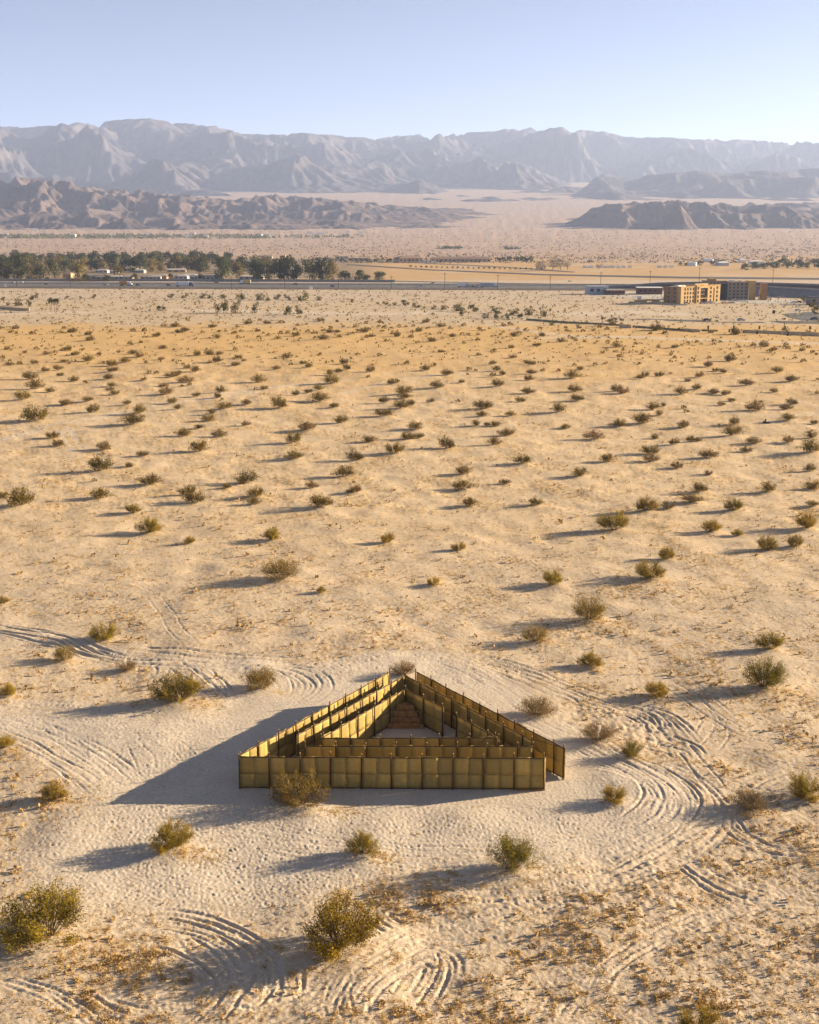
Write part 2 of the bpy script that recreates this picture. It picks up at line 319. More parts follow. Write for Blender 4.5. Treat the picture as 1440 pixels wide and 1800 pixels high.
# near shrubs, each with a look and a label of its own
NEAR = [
 (495,1026,62,'sparse','broad brown-twigged bush casting a long thin shadow beyond the looping tyre tracks'),
 (181,1128,46,'leaf','upright round bush standing alone just past the paired tyre ruts'),
 (111,1165,40,'sparse','thin upright bush with straw at its foot growing over the paired tyre ruts'),
 (221,1179,34,'dry','flat straw-coloured clump among the tyre tracks behind the maze shadow'),
 (316,1242,80,'leaf','dense round olive bush standing in the fork of two sandy tracks'),
 (455,1216,60,'sparse','loose bush ringed by concentric curving tyre ruts'),
 (708,1189,44,'dry','thin straw-coloured bush growing just behind the open apex of the maze'),
 (12,1226,32,'leaf','small bright bush on the strip between two sandy vehicle tracks'),
 (4,1320,36,'leaf','olive bush with a fan of orange straw beside the wide vehicle track'),
 (92,1411,46,'leaf','small compact bush beyond the tip of the maze shadow'),
 (300,1495,76,'leaf','airy olive bush on the footprint-trampled sand beyond the maze shadow'),
 (527,1424,92,'sparse','sparse bush with pale bare stems against the shaded front mat wall'),
 (636,1508,58,'leaf','small rounded bush on the sand in front of the shaded mat wall'),
 (906,1538,84,'green','dense green-gold bush at the edge of the smooth circling track'),
 (80,1666,150,'leaf','large leaning creosote with orange straw spilling from its foot'),
 (597,1678,140,'leaf','largest creosote bush with a see-through crown between looping tyre ruts'),
 (1230,1822,74,'leaf','olive bush with only its crown showing on the littered sand'),
 (1037,1092,62,'sparse','many-stemmed bush with an apron of orange straw on open sand'),
 (942,1128,46,'sparse','leaning brown bush trailing a band of orange straw'),
 (1040,1171,40,'leaf','small bush perched on a dark low mound of litter'),
 (1158,1229,44,'leaf','small bush at the start of a long shadow between crossing tyre tracks'),
 (1345,1217,74,'green','dense dark green bush casting a long shadow across crossing tyre tracks'),
 (945,1262,62,'dry','pale straw-coloured bush beside the sandy track along the open-ended mat wall'),
 (1053,1308,58,'dry','wide dry golden bush between churned tyre arcs and the sandy track'),
 (1110,1333,42,'green','bright green bush beside a dry golden one at the churned tyre arcs'),
 (1077,1414,46,'leaf','small olive bush on the smooth sand inside the curving track'),
 (1318,1432,62,'dry','low dry spreading bush on littered ground beyond the curving track'),
 (1420,1412,64,'leaf','tall ragged bush on littered ground beside faint straight tracks'),
]
BUSH += [(x, y, w, k, l) for x, y, w, k, l in NEAR]

# ------------------------------------------------------------------ relief of the sand
def band(shape, res, lam, ax=1.0, ay=1.0):
    ky = np.fft.fftfreq(shape[0], res)[:, None] * ay; kx = np.fft.rfftfreq(shape[1], res)[None, :] * ax
    k = np.sqrt(kx * kx + ky * ky)
    F = np.fft.rfft2(RNG.standard_normal(shape).astype(np.float32))
    F *= np.exp(-((k - 1 / lam) / (0.55 / lam)) ** 2)
    a = np.fft.irfft2(F, shape); return (a / a.std()).astype(np.float32)
TS = 1024
TILE = 0.10 * band((TS, TS), 1, 70) + 0.06 * band((TS, TS), 1, 22) + 0.035 * band((TS, TS), 1, 8)
TONE = 0.6 * band((TS, TS), 1, 90) + 0.5 * band((TS, TS), 1, 25) + 0.35 * band((TS, TS), 1, 7)
def tile(T, x, y):
    fx = np.mod(x, TS); fy = np.mod(y, TS); ix = fx.astype(int) % TS; iy = fy.astype(int) % TS
    ax = fx - np.floor(fx); ay = fy - np.floor(fy); jx = (ix + 1) % TS; jy = (iy + 1) % TS
    return (T[iy, ix] * (1-ax) + T[iy, jx] * ax) * (1-ay) + (T[jy, ix] * (1-ax) + T[jy, jx] * ax) * ay

RX0, RX1, RY0, RY1, RS = -64.0, 64.0, 52.0, 200.0, 0.1
NX, NY = int((RX1 - RX0) / RS), int((RY1 - RY0) / RS)
sh = (NY, NX)
fine = 0.007 * band(sh, RS, 0.4) + 0.007 * band(sh, RS, 0.9) + 0.008 * band(sh, RS, 2.6) + 0.03 * band(sh, RS, 7)
drift = 1.1 * band(sh, RS, 1.5, ax=0.5) + 0.9 * band(sh, RS, 0.6, ax=0.6) + 0.6 * band(sh, RS, 5, ax=0.7) + 0.8 * band(sh, RS, 16)

def world_poly(pts):
    return np.array([P(x, y)[:2] for x, y in pts])
def inside(poly, X, Y):
    r = np.zeros(X.shape, bool); n = len(poly)
    for i in range(n):
        (x1, y1), (x2, y2) = poly[i], poly[(i + 1) % n]
        if y1 == y2: continue
        c = ((y1 > Y) != (y2 > Y)) & (X < (x2 - x1) * (Y - y1) / (y2 - y1) + x1)
        r ^= c
    return r
def mask(pts, blur=1.5):
    q = 4; X, Y = np.meshgrid(RX0 + RS * q * np.arange(NX // q), RY0 + RS * q * np.arange(NY // q))
    a = inside(world_poly(pts), X, Y).astype(np.float32)
    k = int(blur / (RS * q)) + 1
    for _ in range(3):
        for ax in (0, 1):
            a = sum(np.roll(a, s, ax) for s in range(-k, k + 1)) / (2 * k + 1)
    return np.repeat(np.repeat(a, q, 0), q, 1)[:NY, :NX]
BARE = mask([(-60,1240),(90,1252),(200,1262),(380,1262),(430,1245),(560,1215),(570,1180),(640,1160),(750,1148),(860,1185),(930,1240),(1000,1295),(1120,1340),(1195,1380),(1215,1430),(1160,1470),(1060,1500),(900,1512),(860,1505),(700,1518),(620,1560),(420,1610),(230,1600),(60,1560),(20,1490),(120,1450),(180,1410),(150,1370),(110,1325),(-60,1285)], 1.6)
FOOT = mask([(-60,1440),(180,1415),(420,1395),(700,1425),(960,1395),(1040,1390),(1050,1440),(960,1490),(760,1515),(640,1560),(560,1640),(300,1650),(-60,1600)], 2.5)
TRAIL = mask([(-60,1100),(120,1122),(300,1160),(540,1160),(580,1195),(560,1240),(420,1250),(370,1220),(280,1180),(130,1150),(-60,1120)], 0.8)
CHURN = np.maximum(mask([(1070,1500),(1160,1480),(1175,1570),(1060,1590)], 0.8), mask([(900,1235),(1060,1240),(1180,1260),(1230,1340),(1130,1320),(1000,1290)], 1.0))
CHURN = np.maximum(CHURN, mask([(650,1560),(1000,1540),(1440,1420),(1440,1700),(1150,1640),(700,1600)], 2.0) * 0.55)
LITTER = mask([(660,1660),(900,1590),(1180,1460),(1290,1350),(1440,1300),(1500,1760),(1300,1850),(640,1850)], 2.5)

rut = np.zeros(sh, np.float32); berm = np.zeros(sh, np.float32); worn = np.zeros(sh, np.float32)
def smooth_path(pts, step=0.06):
    w = world_poly(pts); n = len(w)
    w = np.vstack([2 * w[0] - w[1], w, 2 * w[-1] - w[-2]])
    out = []
    for i in range(1, n):
        p0, p1, p2, p3 = w[i-1], w[i], w[i+1], w[i+2]
        m = max(2, int(np.linalg.norm(p2 - p1) / step)); t = np.linspace(0, 1, m, endpoint=False)[:, None]
        out.append(0.5 * (2*p1 + (p2-p0)*t + (2*p0-5*p1+4*p2-p3)*t*t + (3*p1-p0-3*p2+p3)*t**3))
    return np.vstack(out)
def track(pts, offs=(0,), w=0.20, depth=0.10, tread=0.0):
    w *= 0.6; depth *= 0.8
    c = smooth_path(pts); d = np.gradient(c, axis=0); d /= np.linalg.norm(d, axis=1)[:, None] + 1e-9
    nrm = np.stack([-d[:, 1], d[:, 0]], 1); s = np.arange(len(c)) * 0.06
    lat = np.arange(-4 * w, 4 * w + .001, 0.05)
    fade = np.clip(np.minimum(s, s[-1] - s) / max(1.5, min(6.0, .3 * s[-1])), 0, 1) * (0.75 + 0.35 * np.sin(s * 0.9 + RNG.uniform(0, 6)) * np.sin(s * 0.37 + 1))
    for o in offs:
        wob = o * RNG.uniform(.8, 1.25) + 0.14 * np.sin(s * 0.45 + RNG.uniform(0, 6)) + 0.03 * np.sin(s * 2.3 + RNG.uniform(0, 6)); dk = RNG.uniform(.55, 1.15)
        q = c[:, None, :] + nrm[:, None, :] * (wob[:, None] + lat[None, :])[:, :, None]
        ix = ((q[..., 0] - RX0) / RS).round().astype(int); iy = ((q[..., 1] - RY0) / RS).round().astype(int)
        ok = (ix >= 0) & (ix < NX) & (iy >= 0) & (iy < NY)
        cut = np.clip((s - RNG.uniform(0, .12) * s[-1]) / 1.5, 0, 1) * np.clip((s[-1] * RNG.uniform(.88, 1) - s) / 1.5, 0, 1)
        pr = np.exp(-(lat / w) ** 2)[None] * (fade * cut)[:, None] * depth * dk
        if tread: pr = pr * (1 + tread * np.sin(s * 2 * math.pi / 0.42))[:, None]
        bm = np.exp(-((np.abs(lat) - 1.9 * w) / (0.75 * w)) ** 2)[None] * (fade * cut)[:, None] * depth * dk * 0.6
        np.maximum.at(rut, (iy[ok], ix[ok]), pr[ok].astype(np.float32))
        np.maximum.at(berm, (iy[ok], ix[ok]), bm[ok].astype(np.float32))
        np.maximum.at(worn, (iy[ok], ix[ok]), (np.exp(-(lat / (2*w)) ** 2)[None] * fade[:, None])[ok].astype(np.float32))
D = (-0.75, 0.75)
T = track
T([(-40,1098),(0,1104),(100,1122),(146,1141),(208,1160),(292,1166),(375,1170),(440,1174)], D, w=.3, depth=.32)
T([(-40,1107),(0,1114),(83,1131),(137,1145),(188,1158),(260,1163),(340,1160)], (0,), w=.3, depth=.32)
T([(208,1137),(333,1150),(420,1156),(487,1160),(541,1162)], D, w=.3, depth=.32, tread=.2)
T([(290,1166),(360,1168),(437,1175),(500,1172),(542,1181),(565,1202),(554,1222),(521,1239),(470,1250)], (-.9,0,.9), depth=.17)
T([(300,1172),(380,1176),(450,1178),(500,1182),(530,1198),(528,1218),(500,1236)], (-.8,0,.8), depth=.19)
T([(430,1180),(479,1185),(500,1202),(500,1218),(487,1231)], D, depth=.16)
T([(292,1164),(333,1185),(367,1214),(390,1238)], D, depth=.19)
T([(330,1168),(354,1177),(392,1206),(400,1232)], D, depth=.14)
T([(430,1190),(410,1208),(392,1222)], D, depth=.12)
T([(245,1165),(258,1181),(237,1200)], D, depth=.13); T([(292,1168),(283,1185),(252,1206)], D, depth=.13)
T([(268,1040),(290,1075),(315,1112),(345,1148)], D, w=.15, depth=.09)
T([(-40,1246),(0,1250),(83,1256),(187,1266),(250,1268),(325,1264),(400,1250)], (-.8,-.3,.8), depth=.09, tread=.5)
T([(-40,1256),(0,1260),(83,1270),(167,1283),(250,1287),(330,1280)], (-.9,0,.9), w=.16, depth=.06)
T([(-40,1264),(0,1275),(71,1300),(117,1327),(167,1356),(208,1385)], D, w=.18, depth=.10)
T([(30,1272),(83,1287),(125,1310),(175,1339),(233,1372)], D, w=.16, depth=.09)
T([(100,1280),(150,1310),(190,1345),(215,1375)], D, w=.14, depth=.05); T([(217,1302),(237,1330),(250,1364)], (0,), w=.14, depth=.06)
T([(240,1302),(267,1327),(267,1348),(256,1358)], (0,), w=.14, depth=.07)
T([(280,1300),(320,1320),(340,1345)], D, w=.14, depth=.05)
T([(480,1205),(565,1172),(650,1157),(720,1155),(795,1157),(860,1162),(905,1172),(927,1185),(908,1196)], D, w=.17, depth=.11, tread=.6)
T([(520,1220),(565,1187),(650,1170),(720,1163),(790,1170),(840,1190)], D, w=.17, depth=.07, tread=.6)
T([(835,1157),(885,1168),(903,1180),(888,1193)], D, depth=.18)
T([(720,1160),(790,1180),(850,1212),(900,1246),(950,1278),(1010,1306)], (-1.6,-.8,.8,1.6), w=.16, depth=.08, tread=.3)
T([(880,1235),(938,1270),(1016,1308),(1074,1336),(1121,1363),(1144,1390),(1144,1413),(1115,1440),(1050,1462)], D, w=.2, depth=.14, tread=.3)
T([(900,1240),(1000,1298),(1067,1328),(1121,1355),(1160,1378),(1178,1402),(1174,1425),(1140,1452),(1070,1478),(960,1495)], D, w=.2, depth=.13, tread=.3)
T([(1130,1352),(1195,1382),(1215,1410),(1205,1440),(1150,1470),(1050,1490),(900,1498),(760,1495),(600,1482),(450,1470),(350,1450)], (-1.5,0,1.5), w=.15, depth=.05)
T([(1170,1350),(1203,1363),(1226,1390),(1238,1420),(1228,1450)], D, w=.17, depth=.11)
T([(954,1211),(997,1217),(1024,1227),(1041,1246)], (-.8,.5), depth=.19); T([(962,1221),(997,1229),(1016,1240)], (0,), depth=.17)
T([(1060,1244),(1080,1240),(1113,1238),(1152,1252),(1174,1273),(1168,1291)], (-.8,.2), depth=.22)
T([(1055,1250),(1102,1252),(1129,1266),(1119,1279)], (-.7,.4), depth=.22); T([(1090,1242),(1137,1260),(1155,1277),(1146,1291)], D, depth=.2)
T([(1090,1283),(1144,1293),(1183,1301),(1218,1320),(1216,1338)], D, depth=.2); T([(1110,1300),(1150,1312),(1190,1322),(1200,1338)], D, depth=.18)
T([(1148,1184),(1191,1211),(1230,1242),(1269,1269),(1308,1289),(1366,1301),(1460,1310)], D, w=.17, depth=.10)
T([(1179,1180),(1230,1219),(1269,1254),(1292,1281)], D, w=.17, depth=.10); T([(1225,1245),(1242,1270),(1222,1308)], D, w=.15, depth=.10)
T([(1273,1273),(1265,1297),(1238,1324)], D, w=.15, depth=.10); T([(1180,1290),(1215,1330),(1250,1378),(1262,1410)], D, w=.17, depth=.11)
T([(1240,1372),(1300,1388),(1347,1398),(1460,1416)], D, w=.16, depth=.12); T([(1000,1150),(1090,1150),(1180,1165)], D, w=.15, depth=.1)
T([(1400,1100),(1460,1105)], D, w=.15, depth=.08); T([(700,905),(800,908),(880,918),(930,930)], D, w=.2, depth=.08)
for k, dx in enumerate((-70,-45,-25,0,22,45,75)):
    T([(280+dx*.5,1632),(350+dx*.8,1640),(395+dx,1668),(420+dx,1700),(412+dx*.9,1740),(375+dx*.7,1785),(330+dx*.6,1815)], D if k % 2 else (0,), w=.19, depth=.17 if k > 1 else .09)
T([(120,1740),(165,1768),(200,1788),(260,1805)], D, depth=.24); T([(150,1722),(128,1748)], D, depth=.24); T([(192,1722),(222,1758)], (0,), depth=.24)
T([(155,1750),(210,1772),(300,1785),(390,1783)], D, depth=.14); T([(100,1775),(160,1795),(240,1830)], D, depth=.16)
T([(480,1718),(510,1722),(545,1737)], D, depth=.24); T([(505,1695),(508,1735),(485,1770)], D, depth=.17)
T([(670,1680),(645,1700),(610,1725),(598,1760),(612,1815)], D, w=.16, depth=.11); T([(690,1690),(640,1722),(628,1768),(645,1815)], D, w=.16, depth=.11)
T([(750,1640),(700,1668),(655,1702)], D, w=.16, depth=.12); T([(665,1580),(664,1608),(690,1630),(730,1637)], (-.9,0,.9), depth=.15)
T([(735,1650),(748,1690),(722,1730),(690,1780)], D, w=.15, depth=.1); T([(770,1670),(760,1712),(725,1770)], D, depth=.12)
T([(700,1552),(820,1557),(920,1555),(1000,1545),(1070,1535),(1145,1500)], D, w=.2, depth=.12, tread=.7)
T([(735,1572),(870,1572),(970,1565),(1040,1540)], D, w=.2, depth=.10, tread=.7)
T([(690,1605),(795,1620),(870,1612),(920,1592),(990,1570),(1030,1522)], D, w=.2, depth=.13, tread=.6)
T([(700,1630),(770,1638),(850,1630)], (-.6,.6,1.2), w=.16, depth=.08); T([(980,1800),(985,1770),(1010,1740)], (-.8,0,.8), w=.16, depth=.1)
T([(0,1690),(120,1665),(260,1640),(420,1600)], (-1,1), w=.16, depth=.06)
for _ in range(26):
    x = RNG.uniform(1065, 1165); y = RNG.uniform(1495, 1580); a = RNG.uniform(-22, 22)
    T([(x, y), (x + a, y + 26)], (0,), w=.17, depth=.15)
for _ in range(22):
    x = RNG.uniform(930, 1030); y = RNG.uniform(1258, 1300); a = RNG.uniform(-30, 45)
    T([(x, y), (x + a, y + 14)], (0,), w=.17, depth=.15)

def bundle(pts, spread, n, d0, d1, w=.2, tread=.25):
    for _ in range(n): T(pts, (RNG.uniform(-spread, spread),), w=w * RNG.uniform(.7, 1.2), depth=RNG.uniform(d0, d1), tread=tread if RNG.random() < .5 else 0)
bundle([(-60,1250),(83,1260),(200,1272),(330,1272),(430,1256),(540,1212),(640,1170)], 4.2, 13, .05, .12)
bundle([(-60,1262),(20,1280),(100,1312),(170,1352),(225,1400)], 3.2, 10, .05, .12)
bundle([(480,1232),(560,1195),(640,1163),(720,1156),(800,1166),(880,1212),(960,1272),(1060,1328),(1140,1372),(1175,1410),(1145,1450),(1040,1484),(880,1498),(700,1498),(520,1476),(380,1448)], 2.4, 12, .04, .10)
bundle([(960,1290),(1060,1330),(1140,1362),(1185,1400),(1175,1432),(1120,1460)], 2.2, 6, .08, .16)
bundle([(1060,1335),(1150,1352),(1212,1385),(1240,1430),(1205,1480),(1100,1522),(980,1550),(820,1592),(690,1612)], 1.8, 6, .06, .13)
bundle([(700,1535),(860,1562),(1000,1546),(1120,1502),(1240,1440),(1330,1382),(1460,1335)], 1.8, 6, .06, .14, tread=.6)
bundle([(-60,1096),(100,1120),(208,1158),(330,1164),(450,1166),(545,1172)], 1.6, 6, .14, .26, w=.26)
bundle([(760,1155),(850,1160),(930,1186),(1000,1214),(1080,1240),(1160,1262),(1222,1322)], 2.2, 7, .08, .18)
bundle([(560,1800),(600,1740),(680,1690),(760,1650),(860,1625),(960,1590)], 2.0, 7, .06, .14)
bundle([(120,1830),(230,1770),(350,1750),(430,1700),(400,1650),(290,1625)], 1.6, 6, .07, .15)
bundle([(1010,1760),(1060,1690),(1150,1640),(1270,1590),(1400,1560),(1480,1550)], 1.6, 5, .06, .14)
bundle([(1250,1420),(1300,1470),(1370,1500),(1470,1510)], 1.4, 5, .08, .16)
bundle([(1180,1500),(1240,1550),(1330,1580),(1470,1590)], 1.2, 4, .08, .15)
bundle([(-40,1720),(60,1752),(130,1790),(160,1840)], 1.3, 4, .08, .16)
bundle([(200,1640),(300,1625),(390,1655),(440,1705),(430,1760),(380,1810)], 2.2, 7, .10, .2)
bundle([(600,1820),(612,1760),(660,1705),(740,1670),(790,1690),(770,1740)], 1.2, 5, .09, .17)
bundle([(330,1780),(450,1790),(560,1750),(590,1700)], 1.4, 4, .06, .12)
# footprints
npr = 75000
fx = RNG.uniform(RX0 + 2, RX1 - 2, npr); fy = RNG.uniform(RY0 + 2, 135, npr)
ix = ((fx - RX0) / RS).astype(int); iy = ((fy - RY0) / RS).astype(int)
keep = RNG.random(npr) < np.clip(FOOT[iy, ix] * (.12 + .26 * (drift[iy, ix] > .6)) + 0.12 * BARE[iy, ix] + 0.012, 0, 1)
ix, iy = ix[keep], iy[keep]; foot = np.zeros(sh, np.float32)
ang = RNG.uniform(0, math.pi, len(ix))
for dy in range(-4, 5):
    for dx in range(-4, 5):
        u = dx * np.cos(ang) + dy * np.sin(ang); v = -dx * np.sin(ang) + dy * np.cos(ang)
        r = (u / 1.15) ** 2 + (v / 0.8) ** 2
        val = -0.052 * np.exp(-r) + 0.018 * np.exp(-((np.sqrt(r) - 2.0) / .6) ** 2)
        np.add.at(foot, (np.clip(iy + dy, 0, NY-1), np.clip(ix + dx, 0, NX-1)), val.astype(np.float32))
foot = np.clip(foot, -.09, .05)

STRAW = np.clip((drift - 1.7 + 0.2 * LITTER) / .8, 0, 1) * (1 - np.clip(BARE * 1.25, 0, 1)) * (1 - 0.8 * worn) * (1 - .7 * TRAIL)
REL = fine * (1 - 0.6 * BARE) * (1 + 0.25 * LITTER) + CHURN * 0.4 * (0.055 * band(sh, RS, 0.8) + 0.05 * band(sh, RS, 1.6)) + foot - rut + berm + 0.03 * STRAW
REL += 0.03 * BARE * band(sh, RS, 0.35) * 0.5

BXY = []
for (x, y, w, k, l) in BUSH:
    p = P(x, y); BXY.append((p[0], p[1], w * scale_at(p[1])))
BXY = np.array(BXY)
# wind-blown mound under each near bush
GXr = RX0 + RS * np.arange(NX); GYr = RY0 + RS * np.arange(NY)
MND = np.zeros(sh, np.float32)
for bx, by, bw in BXY:
    if not (RX0 < bx < RX1 and RY0 < by < RY1): continue
    r = bw * 0.55; i0 = max(0, int((bx - 3*r - RX0)/RS)); i1 = min(NX, int((bx + 3*r - RX0)/RS)); j0 = max(0, int((by - 3*r - RY0)/RS)); j1 = min(NY, int((by + 3*r - RY0)/RS))
    X = GXr[i0:i1][None, :] - bx; Y = GYr[j0:j1][:, None] - by
    g = np.exp(-((X - .15*r)**2 + (Y)**2) / (r * r))
    MND[j0:j1, i0:i1] = np.maximum(MND[j0:j1, i0:i1], 0.075 * bw * g)
    t = np.exp(-(((X - .9*r) / (1.1*r))**2 + ((Y + .15*r) / (.6*r))**2)) * np.clip(drift[j0:j1, i0:i1] * .6 + .25, 0, 1)
    STRAW[j0:j1, i0:i1] = np.maximum(STRAW[j0:j1, i0:i1], t)
REL = REL * (1 - np.clip(MND * 2, 0, .6)) + MND

# the sand under the maze is trodden level
def maze_level(X, Y):
    return np.clip(1 - np.maximum(np.abs(X + 1.2) - 15.5, np.abs(Y - 102.5) - 12.5) / 3, 0, 1)
MLV = maze_level(GXr[None, :], GYr[:, None])
REL = REL - np.clip(REL - 0.03, 0, 9) * 0 ; REL *= (1 - 0.55 * MLV)

# a coarser relief for the flats farther out
QX0, QX1, QY0, QY1, QS = -170.0, 170.0, 165.0, 480.0, 0.3
QN = (int((QY1 - QY0) / QS), int((QX1 - QX0) / QS))
qd = 1.1 * band(QN, QS, 2.2, ax=.5) + .9 * band(QN, QS, 1.1, ax=.6) + .6 * band(QN, QS, 5, ax=.6) + .8 * band(QN, QS, 16)
QSTRAW = np.clip((qd - 1.1) / .8, 0, 1)
QREL = .010 * band(QN, QS, 1.1) + .010 * band(QN, QS, 2.6) + .03 * band(QN, QS, 7) + .06 * QSTRAW
qX = QX0 + QS * np.arange(QN[1]); qY = QY0 + QS * np.arange(QN[0])
for bx, by, bw in BXY:
    if not (QX0 + 8 < bx < QX1 - 8 and QY0 + 8 < by < QY1 - 8): continue
    r = bw * .55; i0 = int((bx - 3*r - QX0)/QS); i1 = int((bx + 3*r - QX0)/QS); j0 = int((by - 3*r - QY0)/QS); j1 = int((by + 3*r - QY0)/QS)
    X = qX[max(i0,0):i1][None, :] - bx; Y = qY[max(j0,0):j1][:, None] - by; sl = (slice(max(j0,0), j1), slice(max(i0,0), i1))
    QREL[sl] += .075 * bw * np.exp(-((X - .15*r)**2 + Y**2) / (r*r))
    QSTRAW[sl] = np.maximum(QSTRAW[sl], np.exp(-(((X - .9*r) / (1.1*r))**2 + ((Y + .15*r) / (.75*r))**2)) * np.clip(qd[sl] * .5 + .4, 0, 1))
def qsample(R, x, y):
    fx = np.clip((x - QX0) / QS, 0, QN[1] - 1.01); fy = np.clip((y - QY0) / QS, 0, QN[0] - 1.01)
    ix = fx.astype(int); iy = fy.astype(int); ax = fx - ix; ay = fy - iy
    return (R[iy, ix] * (1-ax) + R[iy, ix+1] * ax) * (1-ay) + (R[iy+1, ix] * (1-ax) + R[iy+1, ix+1] * ax) * ay
def mid_w(x, y):
    return np.clip(np.minimum(np.minimum(x - QX0, QX1 - x) / 6, np.minimum((y - QY0) / 9, (QY1 - y) / 60)), 0, 1) * (1 - near_w(x, y))
def rsample(R, x, y):
    fx = np.clip((x - RX0) / RS, 0, NX - 1.01); fy = np.clip((y - RY0) / RS, 0, NY - 1.01)
    ix = fx.astype(int); iy = fy.astype(int); ax = fx - ix; ay = fy - iy
    return (R[iy, ix] * (1-ax) + R[iy, ix+1] * ax) * (1-ay) + (R[iy+1, ix] * (1-ax) + R[iy+1, ix+1] * ax) * ay
def near_w(x, y):
    return np.clip(np.minimum(np.minimum(x - RX0, RX1 - x) / 4, np.minimum((y - RY0) / 3, (RY1 - y) / 25)), 0, 1)
def zat(x, y):
    x = np.asarray(x, float); y = np.asarray(y, float)
    damp = np.interp(y, [-1e5, 0, 400, 600, 900, 1300, 2500, 5000], [.5, 1, 1.3, .7, .15, .15, 2, 5])
    lev = 1 - maze_level(x, y)
    return base_z(y) + tile(TILE, x, y) * damp * lev + rsample(REL, x, y) * near_w(x, y) + qsample(QREL, x, y) * mid_w(x, y)

# ------------------------------------------------------------------ ground sheet
A0 = math.radians(23.5)
az = np.concatenate([np.linspace(-math.pi, -A0, 26, endpoint=False), np.linspace(-A0, A0, 720), np.linspace(A0, math.pi, 27)[1:]])
def inv(a, b, n): return 1 / np.linspace(1 / a, 1 / b, n, endpoint=False)
rr = np.concatenate([[0.5, 20, 40, 52], inv(57, 130, 480), inv(130, 165, 170), inv(165, 210, 70), inv(210, 1200, 200), inv(1200, 5500, 60), np.geomspace(5500, 19000, 50)])
AZ, RR = np.meshgrid(az, rr)
gx = (RR * np.sin(AZ)).ravel(); gy = (RR * np.cos(AZ)).ravel()
gz = zat(gx, gy)
nr, na = AZ.shape
i = np.arange((nr - 1) * (na - 1)); a_ = (i // (na - 1)) * na + i % (na - 1)
quads = np.stack([a_, a_ + 1, a_ + 1 + na, a_ + na], 1)[:, ::-1]
gme = mesh_np('ground', np.stack([gx, gy, gz], 1), quads, [M['ground']], smooth=True)
# soil colour: what the ground is made of in each belt of the valley
SAND = np.array([.50, .39, .262]); PALE = np.array([.485, .415, .335]); GOLD = np.array([.49, .315, .125]); GREYP = np.array([.46, .37, .275])
ORNG = np.array([.41, .27, .13]); PINK = np.array([.33, .24, .18]); FAN = np.array([.30, .225, .175])
nw = near_w(gx, gy); tn = tile(TONE, gx, gy); tn2 = tile(TONE, gx * .23 + 300, gy * .11 + 77)
def sst(v, a, b):
    t = np.clip((v - a) / (b - a), 0, 1); return t * t * (3 - 2 * t)
def lerp(c, d, t): return c * (1 - t[:, None]) + d * t[:, None]
c = np.tile(np.array([.465, .375, .275]), (len(gx), 1))
c = lerp(c, SAND, sst(gy + 12 * tn, 110, 230))
c = lerp(c, GOLD, sst(gy + 25 * tn, 270, 520) * .85)
edge = 612 + gx * 0.02
c = lerp(c, np.array([.44, .345, .235]), sst(gy + 14 * tn, edge - 12, edge + 40))
c = lerp(c, GREYP, sst(tn, 0.1, .9) * sst(gy, 650, 700) * .9)
c = lerp(c, GREYP * .93, sst(gy, 820, 900))
c = lerp(c, ORNG, sst(gy, 1250, 1290) * (1 - .5 * sst(tn2, .3, 1.2)))
c = lerp(c, PINK, sst(gy + 180 * tn2, 1900, 2500))
c = lerp(c, PINK * 1.12, sst(tn2, .4, 1.3) * sst(gy, 2300, 2600) * .7)
c = lerp(c, FAN, sst(gy, 5000, 9000))
belt = sst(gy, 1300, 1330) * (1 - sst(gy, 2050, 2300)) * (1 - sst(gx / gy * FPX + 720, 600, 700)) * .8
c = lerp(c, np.array([.17, .135, .095]), belt)
c = lerp(c, GREYP * .8, sst(tn, .2, 1.0) * sst(gy, 640, 680) * (1 - sst(gy, 1040, 1080)) * .6)
bare = np.clip(rsample(BARE, gx, gy) + .5 * rsample(TRAIL, gx, gy) + .45 * rsample(worn, gx, gy), 0, 1) * nw
c = lerp(c, PALE, bare)
straw = rsample(STRAW, gx, gy) * nw + qsample(QSTRAW, gx, gy) * mid_w(gx, gy)
c = lerp(c, np.array([.40, .26, .105]), np.clip(straw, 0, 1) * .7)
# pale wheel-worn dirt roads farther out
def dirt_road(pts, w, amt=.8):
    q = world_poly(pts); d = np.full(len(gx), 1e9)
    sel = (gy > q[:, 1].min() - 30) & (gy < q[:, 1].max() + 30)
    ds = np.full(sel.sum(), 1e9); X = gx[sel]; Y = gy[sel]
    for k in range(len(q) - 1):
        ab = q[k+1] - q[k]; t = np.clip(((X - q[k][0]) * ab[0] + (Y - q[k][1]) * ab[1]) / (ab @ ab), 0, 1)
        ds = np.minimum(ds, np.hypot(X - q[k][0] - t * ab[0], Y - q[k][1] - t * ab[1]))
    d[sel] = ds
    return np.clip(1.5 - d / w, 0, 1) * amt
for pts, w in (([(-60,790),(0,775),(90,747),(165,735),(240,718),(330,706),(450,690)], 1.6), ([(100,752),(112,772),(128,795)], .6), ([(118,750),(132,772),(146,790)], .6),
               ([(600,690),(700,668),(760,662),(830,655)], 1.2), ([(380,694),(520,676),(620,668)], 1.2), ([(960,594),(1100,592),(1200,596),(1460,604)], 5),
               ([(860,572),(980,588),(1060,594)], 3), ([(330,545),(700,552),(760,549)], 12), ([(-20,552),(150,549)], 8), ([(1020,552),(1120,548),(1180,552)], 14)):
    c = lerp(c, PALE * 1.03, dirt_road(pts, w))
strawa = (np.clip(1 - bare * 1.3, 0, 1) * (1 - .75 * np.clip(rsample(worn, gx, gy), 0, 1) * nw) * np.interp(gy, [0, 120, 300, 620, 640, 1200, 2500], [.6, .9, .95, .6, .4, .3, .15])).astype(np.float32)
ca = gme.color_attributes.new('soil', 'FLOAT_COLOR', 'POINT')
